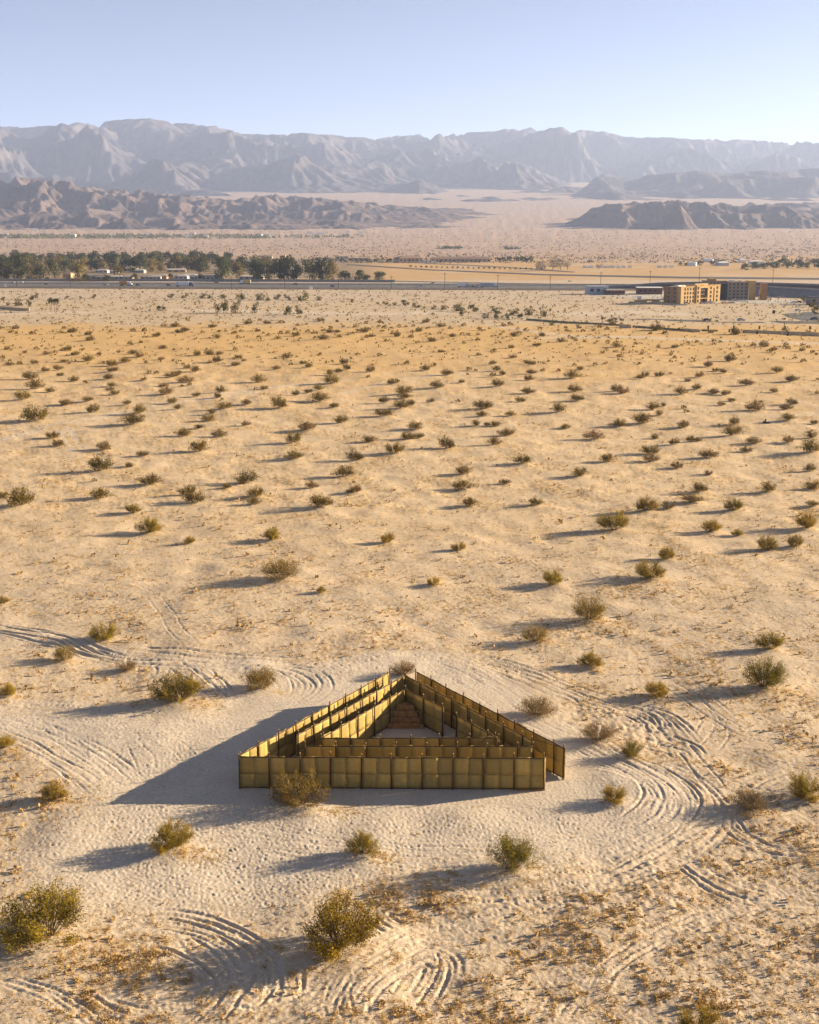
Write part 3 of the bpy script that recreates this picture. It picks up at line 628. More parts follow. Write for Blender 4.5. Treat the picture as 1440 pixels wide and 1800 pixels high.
ca.data.foreach_set('color', np.concatenate([c, np.ones((len(c), 1))], 1).astype(np.float32).ravel())
sa = gme.attributes.new('straw', 'FLOAT', 'POINT'); sa.data.foreach_set('value', strawa)
tag(obj('ground', gme), kind='structure')

# ------------------------------------------------------------------ hills and mountains, worn down by running water
NB = [(0,1),(0,-1),(1,0),(-1,0),(1,1),(1,-1),(-1,1),(-1,-1)]
def erode(h, E, dx, n, K, diff, up, sweeps=10):
    h = h.astype(np.float32); E = E.astype(np.float32); A = np.ones_like(h); fixed = E <= 0
    for it in range(n):
        W = []; tot = np.zeros_like(h); smax = np.zeros_like(h)
        for (a, b) in NB:
            s = np.maximum(0, (h - np.roll(h, (a, b), (0, 1))) / (dx * math.hypot(a, b)))
            smax = np.maximum(smax, s); s = s * s; s = s * s; W.append(s); tot += s
        tot += 1e-12
        for w in W: w /= tot
        for _ in range(sweeps if it else 60):
            N_ = np.ones_like(A)
            for (a, b), w in zip(NB, W): N_ += np.roll(A * w, (-a, -b), (0, 1))
            A = np.minimum(N_, 3000)
        e = K * np.sqrt(A) * smax * dx
        h = h + up * E - np.minimum(e, 0.5 * smax * dx)
        lap = sum(np.roll(h, q, (0, 1)) for q in NB[:4]) / 4 - h
        h = h + diff * lap
        h[fixed] = 0
    return h
def terrain(name, x0, x1, y0, y1, dx, env, sky, seed, K, n, diff, rough, material, up=.03, kw=25, soft=.85, gain=1.3, gk=6):
    global RNG
    RNG = np.random.default_rng(seed)
    xs = np.arange(x0, x1, dx); ys = np.arange(y0, y1, dx); X, Y = np.meshgrid(xs, ys)
    s = X.shape
    wx = rough[0] * .35 * band(s, dx, rough[0]); wy = rough[0] * .35 * band(s, dx, rough[0])
    E = env(X + wx, Y + wy)
    nz = band(s, dx, rough[0]) + .6 * band(s, dx, rough[0] / 2.2)
    Eu = E * np.clip(1 + rough[1] * nz, .3, 2)
    h = Eu * .45 + RNG.random(s) * .02 * E.max() * (E > 0)
    h = erode(h, Eu, dx, n, K, diff, up)
    h *= E.max() / np.percentile(h[E > .6 * E.max()], 85)
    hb = h.copy()
    for _ in range(3):
        for ax in (0, 1): hb = sum(np.roll(hb, q, ax) for q in range(-gk, gk + 1)) / (2 * gk + 1)
    h = np.maximum(hb + gain * (h - hb), 0) * (E > 0); h *= E.max() / np.percentile(h[E > .6 * E.max()], 88)
    hb = h.copy()
    for _ in range(3):
        for ax in (0, 1): hb = sum(np.roll(hb, q, ax) for q in range(-4, 5)) / 9
    a = np.clip((h / h.max() - .45) / .35, 0, 1) * soft; h = h * (1 - a) + hb * a
    if sky is not None:                   # keep the crest where the photograph shows it
        sx = np.array([q[0] for q in sky], float); sy = np.array([q[1] for q in sky], float)
        U = X / Y; u = np.linspace(-0.6, 0.6, 241)
        bi = np.clip(((U + .6) / 1.2 * 240).round().astype(int), 0, 240)
        for rep in range(4):
            Z = base_z(Y) + h; ang = (Z - CAM_H) / Y; top = np.full(241, -1.)
            np.maximum.at(top, bi.ravel(), ang.ravel())
            px = 720 + u * FPX * 1.01
            want = np.tan(np.arctan((900 - np.interp(px, sx, sy)) / FPX) - PITCH)
            ymid = (y0 + y1) / 2; bz = (base_z(ymid) - CAM_H) / ymid
            ratio = np.clip((want - bz) / np.maximum(top - bz, 2e-3), .4, 2.5)
            kk = max(3, kw >> rep) | 1; ratio = np.convolve(np.pad(ratio, kk // 2, 'edge'), np.ones(kk) / kk, 'valid')
            h = h * np.interp(U, u, ratio)
    Z = base_z(Y) + h - 4 - 30 * (E <= 0)
    nr, nc = s; i = np.arange((nr-1)*(nc-1)); a = (i // (nc-1)) * nc + i % (nc-1)
    q = np.stack([a, a+1, a+1+nc, a+nc], 1)
    keep = (E.ravel()[q] > 0).any(1)
    me = mesh_np(name, np.stack([X.ravel(), Y.ravel(), Z.ravel()], 1), q[keep], [material], smooth=True)
    return tag(obj(name, me), kind='structure')

def ridge_env(toe, crest, back, heights, power=1.0):
    """toe/crest/back: distance of foot, crest line and rear foot; heights: list of (photo x, metres)"""
    hx = np.array([q[0] for q in heights], float); hz = np.array([q[1] for q in heights], float)
    def f(X, Y):
        px = 720 + X / Y * FPX
        w = np.interp(px, hx, hz)
        wig = 120 * np.sin(X / 310. + 1) + 90 * np.sin(X / 140.)
        t = np.clip((Y - toe - wig * .6) / (crest - toe), 0, 1) * np.clip((back - Y) / (back - crest), 0, 1)
        return w * np.clip(t, 0, 1) ** power
    return f
e1 = ridge_env(5750, 6700, 7900, [(-900,300),(-100,270),(60,280),(200,220),(330,170),(430,150),(480,190),(560,180),(680,155),(780,150),(860,130),(905,90),(940,0),(2400,0)], .8)
e2 = ridge_env(5150, 5520, 6000, [(-900,120),(0,115),(150,100),(250,95),(420,70),(600,50),(700,40),(720,70),(780,85),(820,70),(850,0),(2400,0)], .8)
terrain('foothills', -3100, 900, 5050, 8000, 11, lambda X, Y: np.maximum(e1(X, Y), e2(X, Y)), [(-900,318),(0,317),(60,309),(100,312),(160,324),(230,333),(300,337),(360,344),(430,349),(470,340),(540,344),(620,351),(700,360),(760,364),(850,371),(905,378),(945,388),(2000,388)], 3, .13, 90, .02, (330, .25), M['foothill'], soft=.25, gain=1.6, gk=9)
e3 = ridge_env(5250, 5700, 6400, [(-900,0),(890,0),(930,45),(1000,95),(1060,125),(1160,140),(1230,138),(1280,130),(1340,118),(1440,95),(1600,110),(2400,120)], .75)
e4 = ridge_env(6500, 7100, 7900, [(-900,0),(1220,0),(1300,60),(1400,80),(1600,70),(2400,60)], .8)
terrain('foothills', 420, 3100, 5150, 7950, 11, lambda X, Y: np.maximum(e3(X, Y), e4(X, Y)), [(0,390),(900,392),(955,382),(1005,366),(1070,356),(1160,350),(1230,354),(1280,358),(1340,356),(1400,354),(1440,356),(2000,350)], 5, .13, 90, .02, (330, .25), M['foothill'], soft=.25, gain=1.6, gk=9)
e5 = ridge_env(9000, 10200, 11500, [(-900,0),(960,0),(1040,60),(1140,150),(1240,190),(1440,190),(2400,200)], .9)
e6 = ridge_env(8600, 8900, 9300, [(-900,0),(770,0),(800,45),(880,35),(905,0),(920,0),(960,20),(1040,0),(2400,0)], .8)
terrain('far_hills', 100, 5200, 8500, 11600, 26, lambda X, Y: np.maximum(e5(X, Y), e6(X, Y)), None, 11, .09, 60, .04, (700, .2), M['mountain'])
e7 = ridge_env(9800, 14000, 16800, [(-900,900),(0,1030),(260,1120),(420,1000),(560,980),(680,860),(780,620),(860,300),(930,0),(2400,0)], .85)
e8 = ridge_env(12600, 15600, 17500, [(-900,600),(400,800),(640,900),(900,1000),(1010,1000),(1200,900),(1440,860),(2400,800)], .85)
terrain('mountains', -6000, 6000, 9600, 17000, 24, lambda X, Y: np.maximum(e7(X, Y), e8(X, Y)), [(-900,230),(-200,226),(0,219),(40,220),(70,225),(110,218),(150,214),(180,218),(210,212),(255,206),(300,210),(350,217),(400,222),(430,232),(460,236),(520,233),(570,234),(640,242),(700,238),(760,236),(820,233),(900,225),(950,224),(1010,226),(1060,233),(1100,239),(1150,241),(1210,243),(1300,246),(1440,250),(1800,255),(2400,250)], 21, .10, 80, .03, (1500, .25), M['mountain'])
RNG = np.random.default_rng(99)

hz = MB().box(-23000, 23000, -20500, 23000, -8, 1560).build('haze', M['white'])
hm = bpy.data.materials.new('desert haze'); hm.use_nodes = True
hn = hm.node_tree.nodes; hn.remove(hn['Principled BSDF'])
pv = hn.new('ShaderNodeVolumePrincipled'); pv.inputs['Color'].default_value = (0.52, 0.65, 1.0, 1); pv.inputs['Density'].default_value = 4.6e-5
pv.inputs['Anisotropy'].default_value = 0.2
hm.node_tree.links.new(pv.outputs[0], hn['Material Output'].inputs['Volume'])
hz.data.materials.clear(); hz.data.materials.append(hm); tag(hz, kind='stuff')
#PART3

# ------------------------------------------------------------------ the woven maze
WH = 2.85
def top(px, py, h=WH): return P(px, py, h)[:2]
def mat_mesh(w, h, seed, sag):
    r = np.random.default_rng(seed); nx, nz = 4, 5
    X, Z = np.meshgrid(np.linspace(0, w, nx), np.linspace(0, h, nz))
    bul = sag * np.sin(np.pi * X / w) * (.5 + .5 * np.sin(np.pi * Z / h)) * r.uniform(-.6, 1) + r.normal(0, .008, X.shape)
    edge = r.normal(0, .022, X.shape) - .05 * r.random() * np.sin(np.pi * X / w); edge[1:-1] = 0
    Xj = X + np.where((X == 0) | (X == w), r.normal(0, .008, X.shape), 0)
    f = np.stack([Xj, bul - .012, Z + edge], -1).reshape(-1, 3); b = f + [0, .024, 0]
    n = nx * nz; q = []
    for j in range(nz - 1):
        for i in range(nx - 1):
            a = j * nx + i; q += [(a, a+1, a+1+nx, a+nx), (n+a+nx, n+a+1+nx, n+a+1, n+a)]
    rim = list(range(nx)) + [nx-1 + nx*j for j in range(1, nz)] + [nx*(nz-1) + i for i in range(nx-2, -1, -1)] + [nx*j for j in range(nz-2, 0, -1)]
    for k in range(len(rim)):
        a, b2 = rim[k], rim[(k+1) % len(rim)]; q.append((a, n+a, n+b2, b2))
    return mesh_np('mat', np.vstack([f, b]), q, [M['mat']], smooth=True)
MATS_LO = [mat_mesh(1.32, 1.34, 100 + k, .05) for k in range(7)]
MATS_HI = [mat_mesh(1.32, 1.56, 200 + k, .05) for k in range(7)]
def post_mesh(h, seed):
    r = random.Random(seed); b = MB(); n = 4; pts = [(r.uniform(-.025,.025), r.uniform(-.015,.015), -.25 + (h + .25) * k / n) for k in range(n+1)]
    for k in range(n): b.tube(pts[k], pts[k+1], .066 - .004*k, .062 - .004*k, 7)
    return b.mesh('post', M['pole'])
POSTS = [post_mesh(WH + d, 50 + i) for i, d in enumerate((.30, .36, .26, .44, .33))]
CAPS = [MB().tube((0,0,WH + d + .002), (0,0,WH + d + .07), .053, .045, 7).mesh('cut_end', M['post_end']) for d in (.30, .36, .26, .44, .33)]
def mat_wall(label, p0, p1, side=-1, post_off=0.0, z=0.0, mid_rail=False, every=2):
    """a run of mats from p0 to p1; posts stand on the given side"""
    p0 = np.array(p0); p1 = np.array(p1); L = np.linalg.norm(p1 - p0); a = math.atan2(*(p1 - p0)[::-1])
    root = empty('woven_fence', (p0[0], p0[1], z), a); tag(root, label, 'fence', 'woven mat fences of the maze')
    n = max(1, round(L / 1.28)); w = L / n
    for i in range(n):
        for row in (0, 1):
            src = (MATS_LO, MATS_HI)[row]
            m = obj('mat', src[random.randrange(7)], root, (i * w + random.uniform(-.015, .015), random.uniform(-.012, .012) + row * .012 * -side, (.02, 1.30)[row] + random.uniform(-.02, .03)))
            m.scale = ((w + .06) / 1.32, random.choice((-1, 1)), 1); m.rotation_euler = (random.gauss(0, .012), random.gauss(0, .012), random.gauss(0, .01))
    k = 0
    xs = [0.03] + [i * w for i in range(1, n) if (i + int(post_off)) % every == 0] + [L - .03]
    for x in xs:
        kp = random.randrange(5); po = obj('post', POSTS[kp], root, (x, side * .12, 0)); obj('cut_end', CAPS[kp], po); po.rotation_euler = (random.gauss(0, .012), random.gauss(0, .012), random.uniform(0, 6))
    rails = MB(); q = []
    m = max(2, int(L / 2.6)); 
    for k in range(m + 1): q.append((L * k / m, side * .045, WH - .03 + random.uniform(-.025, .025)))
    rt = MB()
    for k in range(m): rt.tube(q[k], q[k+1], .05, .045, 6)
    rt.build('top_rail', M['pole'], root)
    rb = MB()
    for k in range(m): rb.tube((q[k][0], q[k][1], .08 + random.uniform(-.02,.02)), (q[k+1][0], q[k+1][1], .08 + random.uniform(-.02,.02)), .036, .034, 6)
    rb.build('bottom_rail', M['pole'], root)
    return root
FL = P(421, 1385)[:2]; FR = P(957, 1388)[:2]
OA1 = top(684, 1181); OA2 = top(733, 1181); OR = P(992, 1370)[:2]
mat_wall('outer front mat wall, full length in shade, behind the grey-stemmed bush', FL, FR, -1)
mat_wall('outer mat wall with its inner face sunlit, running from the front wall to the apex', (FL[0], FL[1] + .15), OA1, -1)
mat_wall('outer mat wall on the sunward side, its free end past the entrance gap', OA2, OR, -1)
ML0 = top(520, 1293); MA = top(711, 1187); MR = top(937, 1301); MF0 = top(537, 1311); MF1 = top(937, 1311)
mat_wall('middle front mat wall, second row behind the outer front wall', MF0, MF1, -1)
mat_wall('middle mat wall with a sunlit inner face, between outer and innermost sunlit walls', ML0, MA, -1)
mat_wall('middle mat wall in shade, between the outer sunward wall and the gapped inner wall', (MA[0] + .1, MA[1]), MR, -1)
IL0 = top(566, 1296); IA = top(711, 1211); IR1 = top(780, 1243); IR2 = top(803.5, 1257); IR3 = top(874, 1296); IF0 = top(563.6, 1297); IF1 = top(877, 1296)
mat_wall('innermost front mat wall, third row behind the outer front wall', IF0, IF1, -1)
mat_wall('innermost sunlit mat wall leading to the stepped wooden seat', IL0, IA, -1)
mat_wall('short inner mat wall beside the stepped wooden seat, before the doorway gap', (IA[0] + .1, IA[1]), IR1, -1)
mat_wall('short inner mat wall between the doorway gap and the innermost front wall', IR2, IR3, -1)
# braces that tie the open corners together
def brace(label, a, b, r=.03):
    o = MB().tube(a, b, r, r * .8, 6).build('tie_pole', M['pole']); tag(o, label, 'pole'); return o
brace('thin pole tying the outer wall tops across the open apex', (OA1[0], OA1[1], 2.95), (MA[0] + .1, MA[1] + .1, 2.95))
brace('pale pole tying the sunward wall to the apex post', (OA2[0], OA2[1], 2.98), (MA[0] + .15, MA[1] + .1, 2.9))
brace('slanting pole from the front wall end to the middle wall corner', (FR[0], FR[1] - .1, 2.95), (MR[0] + .1, MR[1], 2.95))
brace('pole across the entrance from the middle corner to the free wall end', (MR[0] + .1, MR[1], 2.9), (OR[0], OR[1], 2.85), .025)
dbr = MB().tube((OA1[0] - .2, OA1[1] - .1, 2.7), (OA1[0] - 2.3, OA1[1] - 3.6, 1.4), .03, .025, 6).build('diagonal_brace', M['pole']); tag(dbr, 'diagonal pole leaning on the sunlit outer wall near the apex', 'pole')
# loose boards under the raised corner
bo = MB().poly([(FR[0]-2.3,FR[1]-.32,.03),(FR[0]-.05,FR[1]-.24,.05),(FR[0]-.05,FR[1]-.12,.05),(FR[0]-2.3,FR[1]-.2,.03),(FR[0]-2.3,FR[1]-.32,.09),(FR[0]-.05,FR[1]-.24,.11),(FR[0]-.05,FR[1]-.12,.11),(FR[0]-2.3,FR[1]-.2,.09)],[(0,3,2,1),(4,5,6,7),(0,1,5,4),(1,2,6,5),(2,3,7,6),(3,0,4,7)]).build('board', M['ply'])
tag(bo, 'pale board on the sand at the foot of the front wall beside the entrance', 'board')
# stepped seat in the inner corner
sb0 = P(681, 1281)[:2]; sb1 = P(745, 1281)[:2]
st = empty('stepped_seat', (sb0[0], sb0[1], 0)); tag(st, 'brown wooden stepped seat filling the shaded inner corner', 'steps')
apx = np.array([(sb0[0] + sb1[0]) / 2, IA[1] - .5])
for k in range(4):
    t0 = k * .17
    l = sb0 + (apx - sb0) * t0; r = sb1 + (apx - sb1) * t0
    lb = sb0 + (apx - sb0) * min(.95, t0 + (.17 if k < 3 else .45)); rb_ = sb1 + (apx - sb1) * min(.95, t0 + (.17 if k < 3 else .45))
    z1 = .45 * (k + 1); o = sb0
    tr = MB().prism([l - o, r - o, rb_ - o, lb - o], z1 - .05, z1).build('tread', M['ply'], st)
    wdt = (r - l)[0]; npl = 3
    rs = MB()
    for j in range(npl):
        za = z1 - .45 + .002 + j * .148; rs.box((l - o)[0] + .02, (r - o)[0] - .02, (l - o)[1] + .03, (l - o)[1] + .06, za, za + .143)
    rs.build('riser', M['ply'], st)
    for s_, (pa, pb) in enumerate(((l, lb), (r, rb_))):
        dx_ = .02 if s_ == 0 else -.05
        MB().prism([pa - o + [dx_, .07], pa - o + [dx_ + .03, .07], pb - o + [dx_ + .03, -.02], pb - o + [dx_, -.02]], .0, z1 - .052).build('side_panel', M['ply'], st)

# ------------------------------------------------------------------ bushes
def leaf_quads(c, d, size, r, asp=.5):
    n = len(c); t = r.normal(size=(n, 3)); t = d + .9 * t; t /= np.linalg.norm(t, axis=1)[:, None] + 1e-9
    u = np.cross(t, r.normal(size=(n, 3))); u /= np.linalg.norm(u, axis=1)[:, None] + 1e-9
    L = size * r.uniform(.6, 1.4, n)[:, None]; W = L * asp * .5
    v = np.stack([c - u * W * .3, c + t * L * .5 - u * W, c + t * L, c + t * L * .5 + u * W], 1).reshape(-1, 3)
    return v, np.arange(4 * n).reshape(n, 4)
def stem_tubes(paths, r0):
    V = []; F = []; k = 0
    for p in paths:
        p = np.asarray(p); n = len(p)
        for i, q in enumerate(p):
            rad = r0 * (1 - .8 * i / (n - 1))
            for a in (0, 2.1, 4.2): V.append(q + [rad * math.cos(a), rad * math.sin(a), 0])
        for i in range(n - 1):
            for a in range(3): F.append((k + 3*i + a, k + 3*i + (a+1) % 3, k + 3*i + 3 + (a+1) % 3, k + 3*i + 3 + a))
        k += 3 * n
    return np.array(V), np.array(F)
def bush_parts(seed, nst=34, nleaf=6500, leaf=.045, h=1.35, lean=0.0, hollow=.45, tight=.35):
    """unit bush about 1 m in radius"""
    r = np.random.default_rng(seed); paths = []; C = []; Dr = []
    lob = r.uniform(0, 6.28, 3)
    for s in range(nst):
        a = r.uniform(0, 2*math.pi); tilt = math.radians(82) * math.sqrt(r.uniform(0.0, 1))
        R = 1 + .16 * math.sin(2*a + lob[0]) + .12 * math.sin(3*a + lob[1]) + r.normal(0, .1)
        rad = math.sin(tilt) * R; hh = h * (math.cos(tilt) ** .6) * (1 + r.normal(0, .13))
        end = np.array([rad * math.cos(a) * 1.0 + lean * hh, rad * math.sin(a), max(hh, .18)])
        b = np.array([.10 * math.cos(a) * r.random(), .10 * math.sin(a) * r.random(), -.05])
        midp = b * .45 + end * .55 + np.array([end[0] * .12, end[1] * .12, -.10 * r.random()])
        t = np.linspace(0, 1, 6)[:, None]; p = (1-t)**2 * b + 2*(1-t)*t * midp + t*t * end
        paths.append(p)
        nb = 9
        for k in range(nb):
            tt = hollow + (1 - hollow) * (k + r.random()) / nb
            q = (1-tt)**2 * b + 2*(1-tt)*tt * midp + tt*tt * end
            d = (end - b) / np.linalg.norm(end - b) + r.normal(0, .6, 3); d[2] = abs(d[2]) * .8 + .15; d /= np.linalg.norm(d)
            ln = r.uniform(.14, .30) * (1.15 - .3 * tt); e = q + d * ln
            paths.append(np.array([q, q + d * ln * .55 + r.normal(0, .012, 3), e]))
            m = max(2, int(nleaf / (nst * nb) * r.choice((.3, .8, 1.2, 1.7)))); s_ = r.uniform(.15, 1.05, m)[:, None]
            C.append(q + (e - q) * s_ + r.normal(0, .03 + tight * .1, (m, 3))); Dr.append(np.tile(d, (m, 1)))
    C = np.vstack(C); Dr = np.vstack(Dr); ok = C[:, 2] > .015
    return leaf_quads(C[ok], Dr[ok], leaf, r), stem_tubes(paths, .013)
def bush_split(seed, lm, sm, **k):
    (lv, lf), (sv, sf) = bush_parts(seed, **k)
    return mesh_np('foliage', lv, lf, [lm]), mesh_np('stems', sv, sf, [sm])
def bush_one(seed, lm, sm, **k):
    (lv, lf), (sv, sf) = bush_parts(seed, **k)
    return mesh_np('creosote_bush', np.vstack([lv, sv]), np.vstack([lf, sf + len(lv)]), [lm, sm], mi=np.r_[np.zeros(len(lf)), np.ones(len(sf))])
VAR = {
 'leaf': [bush_split(300+i, M['leaf'], M['stem'], nleaf=12000, leaf=.05, nst=60, tight=.35, lean=(i-1)*.08, h=1.08 + .09*(i % 3), hollow=.32) for i in range(5)],
 'sparse': [bush_split(320+i, M['leaf_sparse'], M['stem_pale'], nleaf=9500, leaf=.047, nst=56, hollow=.34, h=1.15, tight=.5) for i in range(3)],
 'dry': [bush_split(330+i, M['leaf_dry'], M['stem_pale'], nleaf=8500, leaf=.046, nst=60, hollow=.25, h=.95, tight=.7) for i in range(2)],
 'green': [bush_split(340+i, M['leaf_green'], M['stem'], nleaf=11000, leaf=.05, nst=52, tight=.5, hollow=.28, h=1.25) for i in range(2)],
}
FARV = [bush_one(360+i, M['far_brown' if i > 6 else 'leaf_far'], M['stem'], nleaf=2600, leaf=.10, nst=30, tight=.8, h=(1.0, 1.15, .85, 1.05, 1.2)[i % 5], lean=(i % 3 - 1)*.1, hollow=.25) for i in range(9)]
order = sorted(range(len(BUSH)), key=lambda i: -BUSH[i][2] * (1.0 if BUSH[i][4] is None else 9))
solo = set(order[:300])
random.seed(11)
rest = []
def far_label(i):
    x, y, w = BXY[i]; d = np.hypot(BXY[:, 0] - x, BXY[:, 1] - y) ; d[i] = 1e9; j = int(d.argmin()); gap = d[j] / (w + BXY[j, 2])
    size = 'small' if w < 2.7 else ('broad' if w > 4.6 else 'middling')
    near = 'crown to crown with a neighbour' if gap < .75 else ('paired loosely with a nearby bush' if gap < 1.6 else ('with open sand all round' if gap < 3 else 'far from any other bush'))
    zone = 'on the golden grass belt' if y > 400 else ('in the thick of the scrub' if y > 270 else ('where the scrub thins towards the maze' if y > 185 else 'on the bare flat behind the maze'))
    return '%s olive bush %s, %s' % (size, zone, near), 'bush'
for i, (x, y, w, kind, label) in enumerate(BUSH):
    bx, by, bw = BXY[i]
    bz = float(zat(bx, by + bw * .15)) - .03
    s = bw * .5
    if i in solo:
        if kind in VAR:
            fol, stm = VAR[kind][random.randrange(len(VAR[kind]))] if label is None else VAR[kind][i % len(VAR[kind])]
            o = empty('creosote_bush', (bx, by + bw * .18, bz), random.uniform(0, 6.28), (s, s, s * random.uniform(.92, 1.08)))
            obj('foliage', fol, o); obj('stems', stm, o)
            if label: tag(o, label, 'bush', 'desert bushes around the maze')
            else: tag(o, *far_label(i), 'creosote bushes on the desert flat')
        else:
            s *= random.uniform(1.04, 1.22)
            o = obj('creosote_bush', FARV[random.randrange(9)], None, (bx, by + bw * .18, bz), random.uniform(0, 6.28), (s, s * random.uniform(.8, 1.1), s * random.uniform(.68, 1.05)))
            tag(o, *far_label(i), 'creosote bushes on the desert flat')
    else:
        rest.append((bx, by + bw * .18, bz, s))

def clump_mesh(name, pts, material, seed, nleaf, squash=1.0, leaf=.5):
    """many tiny clumps in one mesh; pts: x, y, z, radius"""
    r = np.random.default_rng(seed); pts = np.asarray(pts); n = len(pts)
    d = r.normal(size=(n, nleaf, 3)); d /= np.linalg.norm(d, axis=2)[:, :, None]; d[..., 2] = np.abs(d[..., 2])
    rad = r.uniform(.3, 1, (n, nleaf, 1)) ** .5
    c = pts[:, None, :3] + d * rad * pts[:, None, 3:4] * np.array([1, 1, 1.1 * squash])
    sz = np.repeat(pts[:, 3], nleaf) * leaf
    v, f = leaf_quads(c.reshape(-1, 3), np.zeros((n * nleaf, 3)) + [0, 0, .5], 1.0, r, .8)
    ctr = np.repeat(c.reshape(-1, 3), 4, 0); v = ctr + (v - ctr) * np.repeat(sz, 4)[:, None]
    return mesh_np(name, v, f, [material])
o = obj('scrub', clump_mesh('scrub', rest, M['leaf_far'], 5, 60, leaf=.42)); tag(o, 'smallest scattered scrub among the far bushes', None, None, 'stuff')

# low scrub of the valley floor, too small and too many to count
def scatter(n, y0, y1, px0, px1, rad, dens=None):
    u = 1 / RNG.uniform(1 / y1, 1 / y0, n) if y1 > 3 * y0 else RNG.uniform(y0, y1, n)
    x = (RNG.uniform(px0, px1, n) - 720) / FPX * u * 1.02
    if dens is not None:
        k = RNG.random(n) < dens(x, u); x, u = x[k], u[k]
    return np.stack([x, u, zat(x, u) - .05, RNG.uniform(*rad, len(x)) * RNG.uniform(.7, 1.2, len(x))], 1)
pz = [scatter(4200, 625, 1060, -80, 1520, (.35, 1.0)), scatter(1500, 430, 620, -80, 1520, (.3, .8))]
o = obj('scrub', clump_mesh('scrub', np.vstack(pz), M['leaf_far'], 6, 6, .8, .95)); tag(o, 'low dark scrub dotted over the pale sand before the highway', None, None, 'stuff')
pf = scatter(26000, 1900, 6500, -200, 1640, (1.0, 2.6), lambda x, y: .45 + .3 * tile(TONE, x * .1, y * .1))
o = obj('scrub', clump_mesh('scrub', pf, mat('valley scrub', (.09, .075, .055), col2=(.14, .11, .08), scale=.01), 7, 4, .6, 1.1)); tag(o, 'brown scrub covering the distant valley floor', None, None, 'stuff')

# dry straw and litter on the near sand
n = 135000
ty = 1 / RNG.uniform(1 / 320, 1 / 58, n); tx = (RNG.uniform(-120, 1560, n) - 720) / FPX * ty * 1.12
sv = rsample(STRAW, tx, ty) * near_w(tx, ty) + qsample(QSTRAW, tx, ty) * mid_w(tx, ty)
k = (RNG.random(n) < np.clip(sv * 1.1 + .02, 0, 1)) & (np.abs(tx + 1.2) + (ty - 92) * .55 < 999)
k &= maze_level(tx, ty) < .7
tx, ty = tx[k], ty[k]; m = 7
c0 = np.stack([tx, ty, zat(tx, ty)], 1); c0 = np.repeat(c0, m, 0) + np.concatenate([RNG.normal(0, .14, (len(tx) * m, 2)), np.zeros((len(tx) * m, 1))], 1)
dirs = RNG.normal(0, .6, (len(c0), 3)); dirs[:, 2] = RNG.uniform(.15, .9, len(c0))
dirs /= np.linalg.norm(dirs, axis=1)[:, None]; ln = RNG.uniform(.08, .24, len(c0))[:, None]
pr = np.cross(dirs, RNG.normal(size=(len(c0), 3))); pr /= np.linalg.norm(pr, axis=1)[:, None]
tv = np.stack([c0 - pr * .022, c0 + pr * .022, c0 + dirs * ln], 1).reshape(-1, 3)
o = obj('dry_grass', mesh_np('dry_grass', tv, np.arange(len(tv)).reshape(-1, 3), [M['straw']])); tag(o, 'dry straw and litter scattered over the sand', None, None, 'stuff')
# dried weeds, knee-high clumps by the thousand
n = 52000
wy = 1 / RNG.uniform(1 / 430, 1 / 62, n); wx = (RNG.uniform(-140, 1580, n) - 720) / FPX * wy * 1.1
wd = np.where(near_w(wx, wy) > .5, rsample(drift, wx, wy), qsample(qd, wx, wy)); wb = np.clip(rsample(BARE, wx, wy) + rsample(worn, wx, wy), 0, 1) * near_w(wx, wy)
k = (RNG.random(n) < np.clip(.05 + .30 * np.clip(wd, 0, 2), 0, 1) * (1 - wb) ** 3) & (maze_level(wx, wy) < .3)
wx, wy = wx[k], wy[k]
wr = RNG.uniform(.08, .26, len(wx)) * (1 + .8 * (RNG.random(len(wx)) < .12)) * np.interp(wy, [60, 120, 300], [.8, 1, 1.35])
o = obj('dried_weeds', clump_mesh('dried_weeds', np.stack([wx, wy, zat(wx, wy) - .02, wr], 1), M['weed'], 12, 6, .8, .85)); tag(o, 'knee-high dried weeds dotted over the sand', None, None, 'stuff')
#PART4
# ------------------------------------------------------------------ highway and roads
def strip_px(name, top_pts, bot_pts, z, material, kind='structure', parent=None):
    """a level sheet between two lines read off the photograph"""
    v = []; f = []
    for (a, b) in zip(top_pts, bot_pts):
        p = P(*a); q = P(*b); v += [(q[0], q[1], base_z(q[1]) + z), (p[0], p[1], base_z(p[1]) + z)]
    for i in range(len(top_pts) - 1): f.append((2*i, 2*i+2, 2*i+3, 2*i+1))
    o = obj(name, mesh_np(name, v, f, [material]), parent)
    if kind: tag(o, kind=kind)
    return o
HX = [-260, 0, 360, 720, 1080, 1440, 1750]
def hy(x): return 506.7 + max(0, min(x, 1100)) * .0038
def lane(name, a, b, z, m): return strip_px(name, [(x, hy(x) - b) for x in HX], [(x, hy(x) - a) for x in HX], z, m)
lane('rail_bed', 0, 2.6, .35, M['ballast'])
lane('highway', 2.9, 8.0, .25, M['asphalt'])
lane('highway', 8.6, 11.2, .25, M['asphalt'])
strip_px('frontage_road', [(-100,491.2),(300,491.2),(700,494),(960,499),(1100,500)], [(-100,492.6),(300,492.6),(700,495.2),(960,500),(1100,501)], .25, M['asphalt_dark'])
for a in (5.3, 9.9):
    dn = MB()
    for k in range(90):
        x = -60 + k * 14; p = P(x, hy(x) - a); dn.box(p[0] - 2.2, p[0] + 2.2, p[1] - .35, p[1] + .35, .255, .262)
    tag(dn.build('lane_marking', M['paint']), kind='structure')
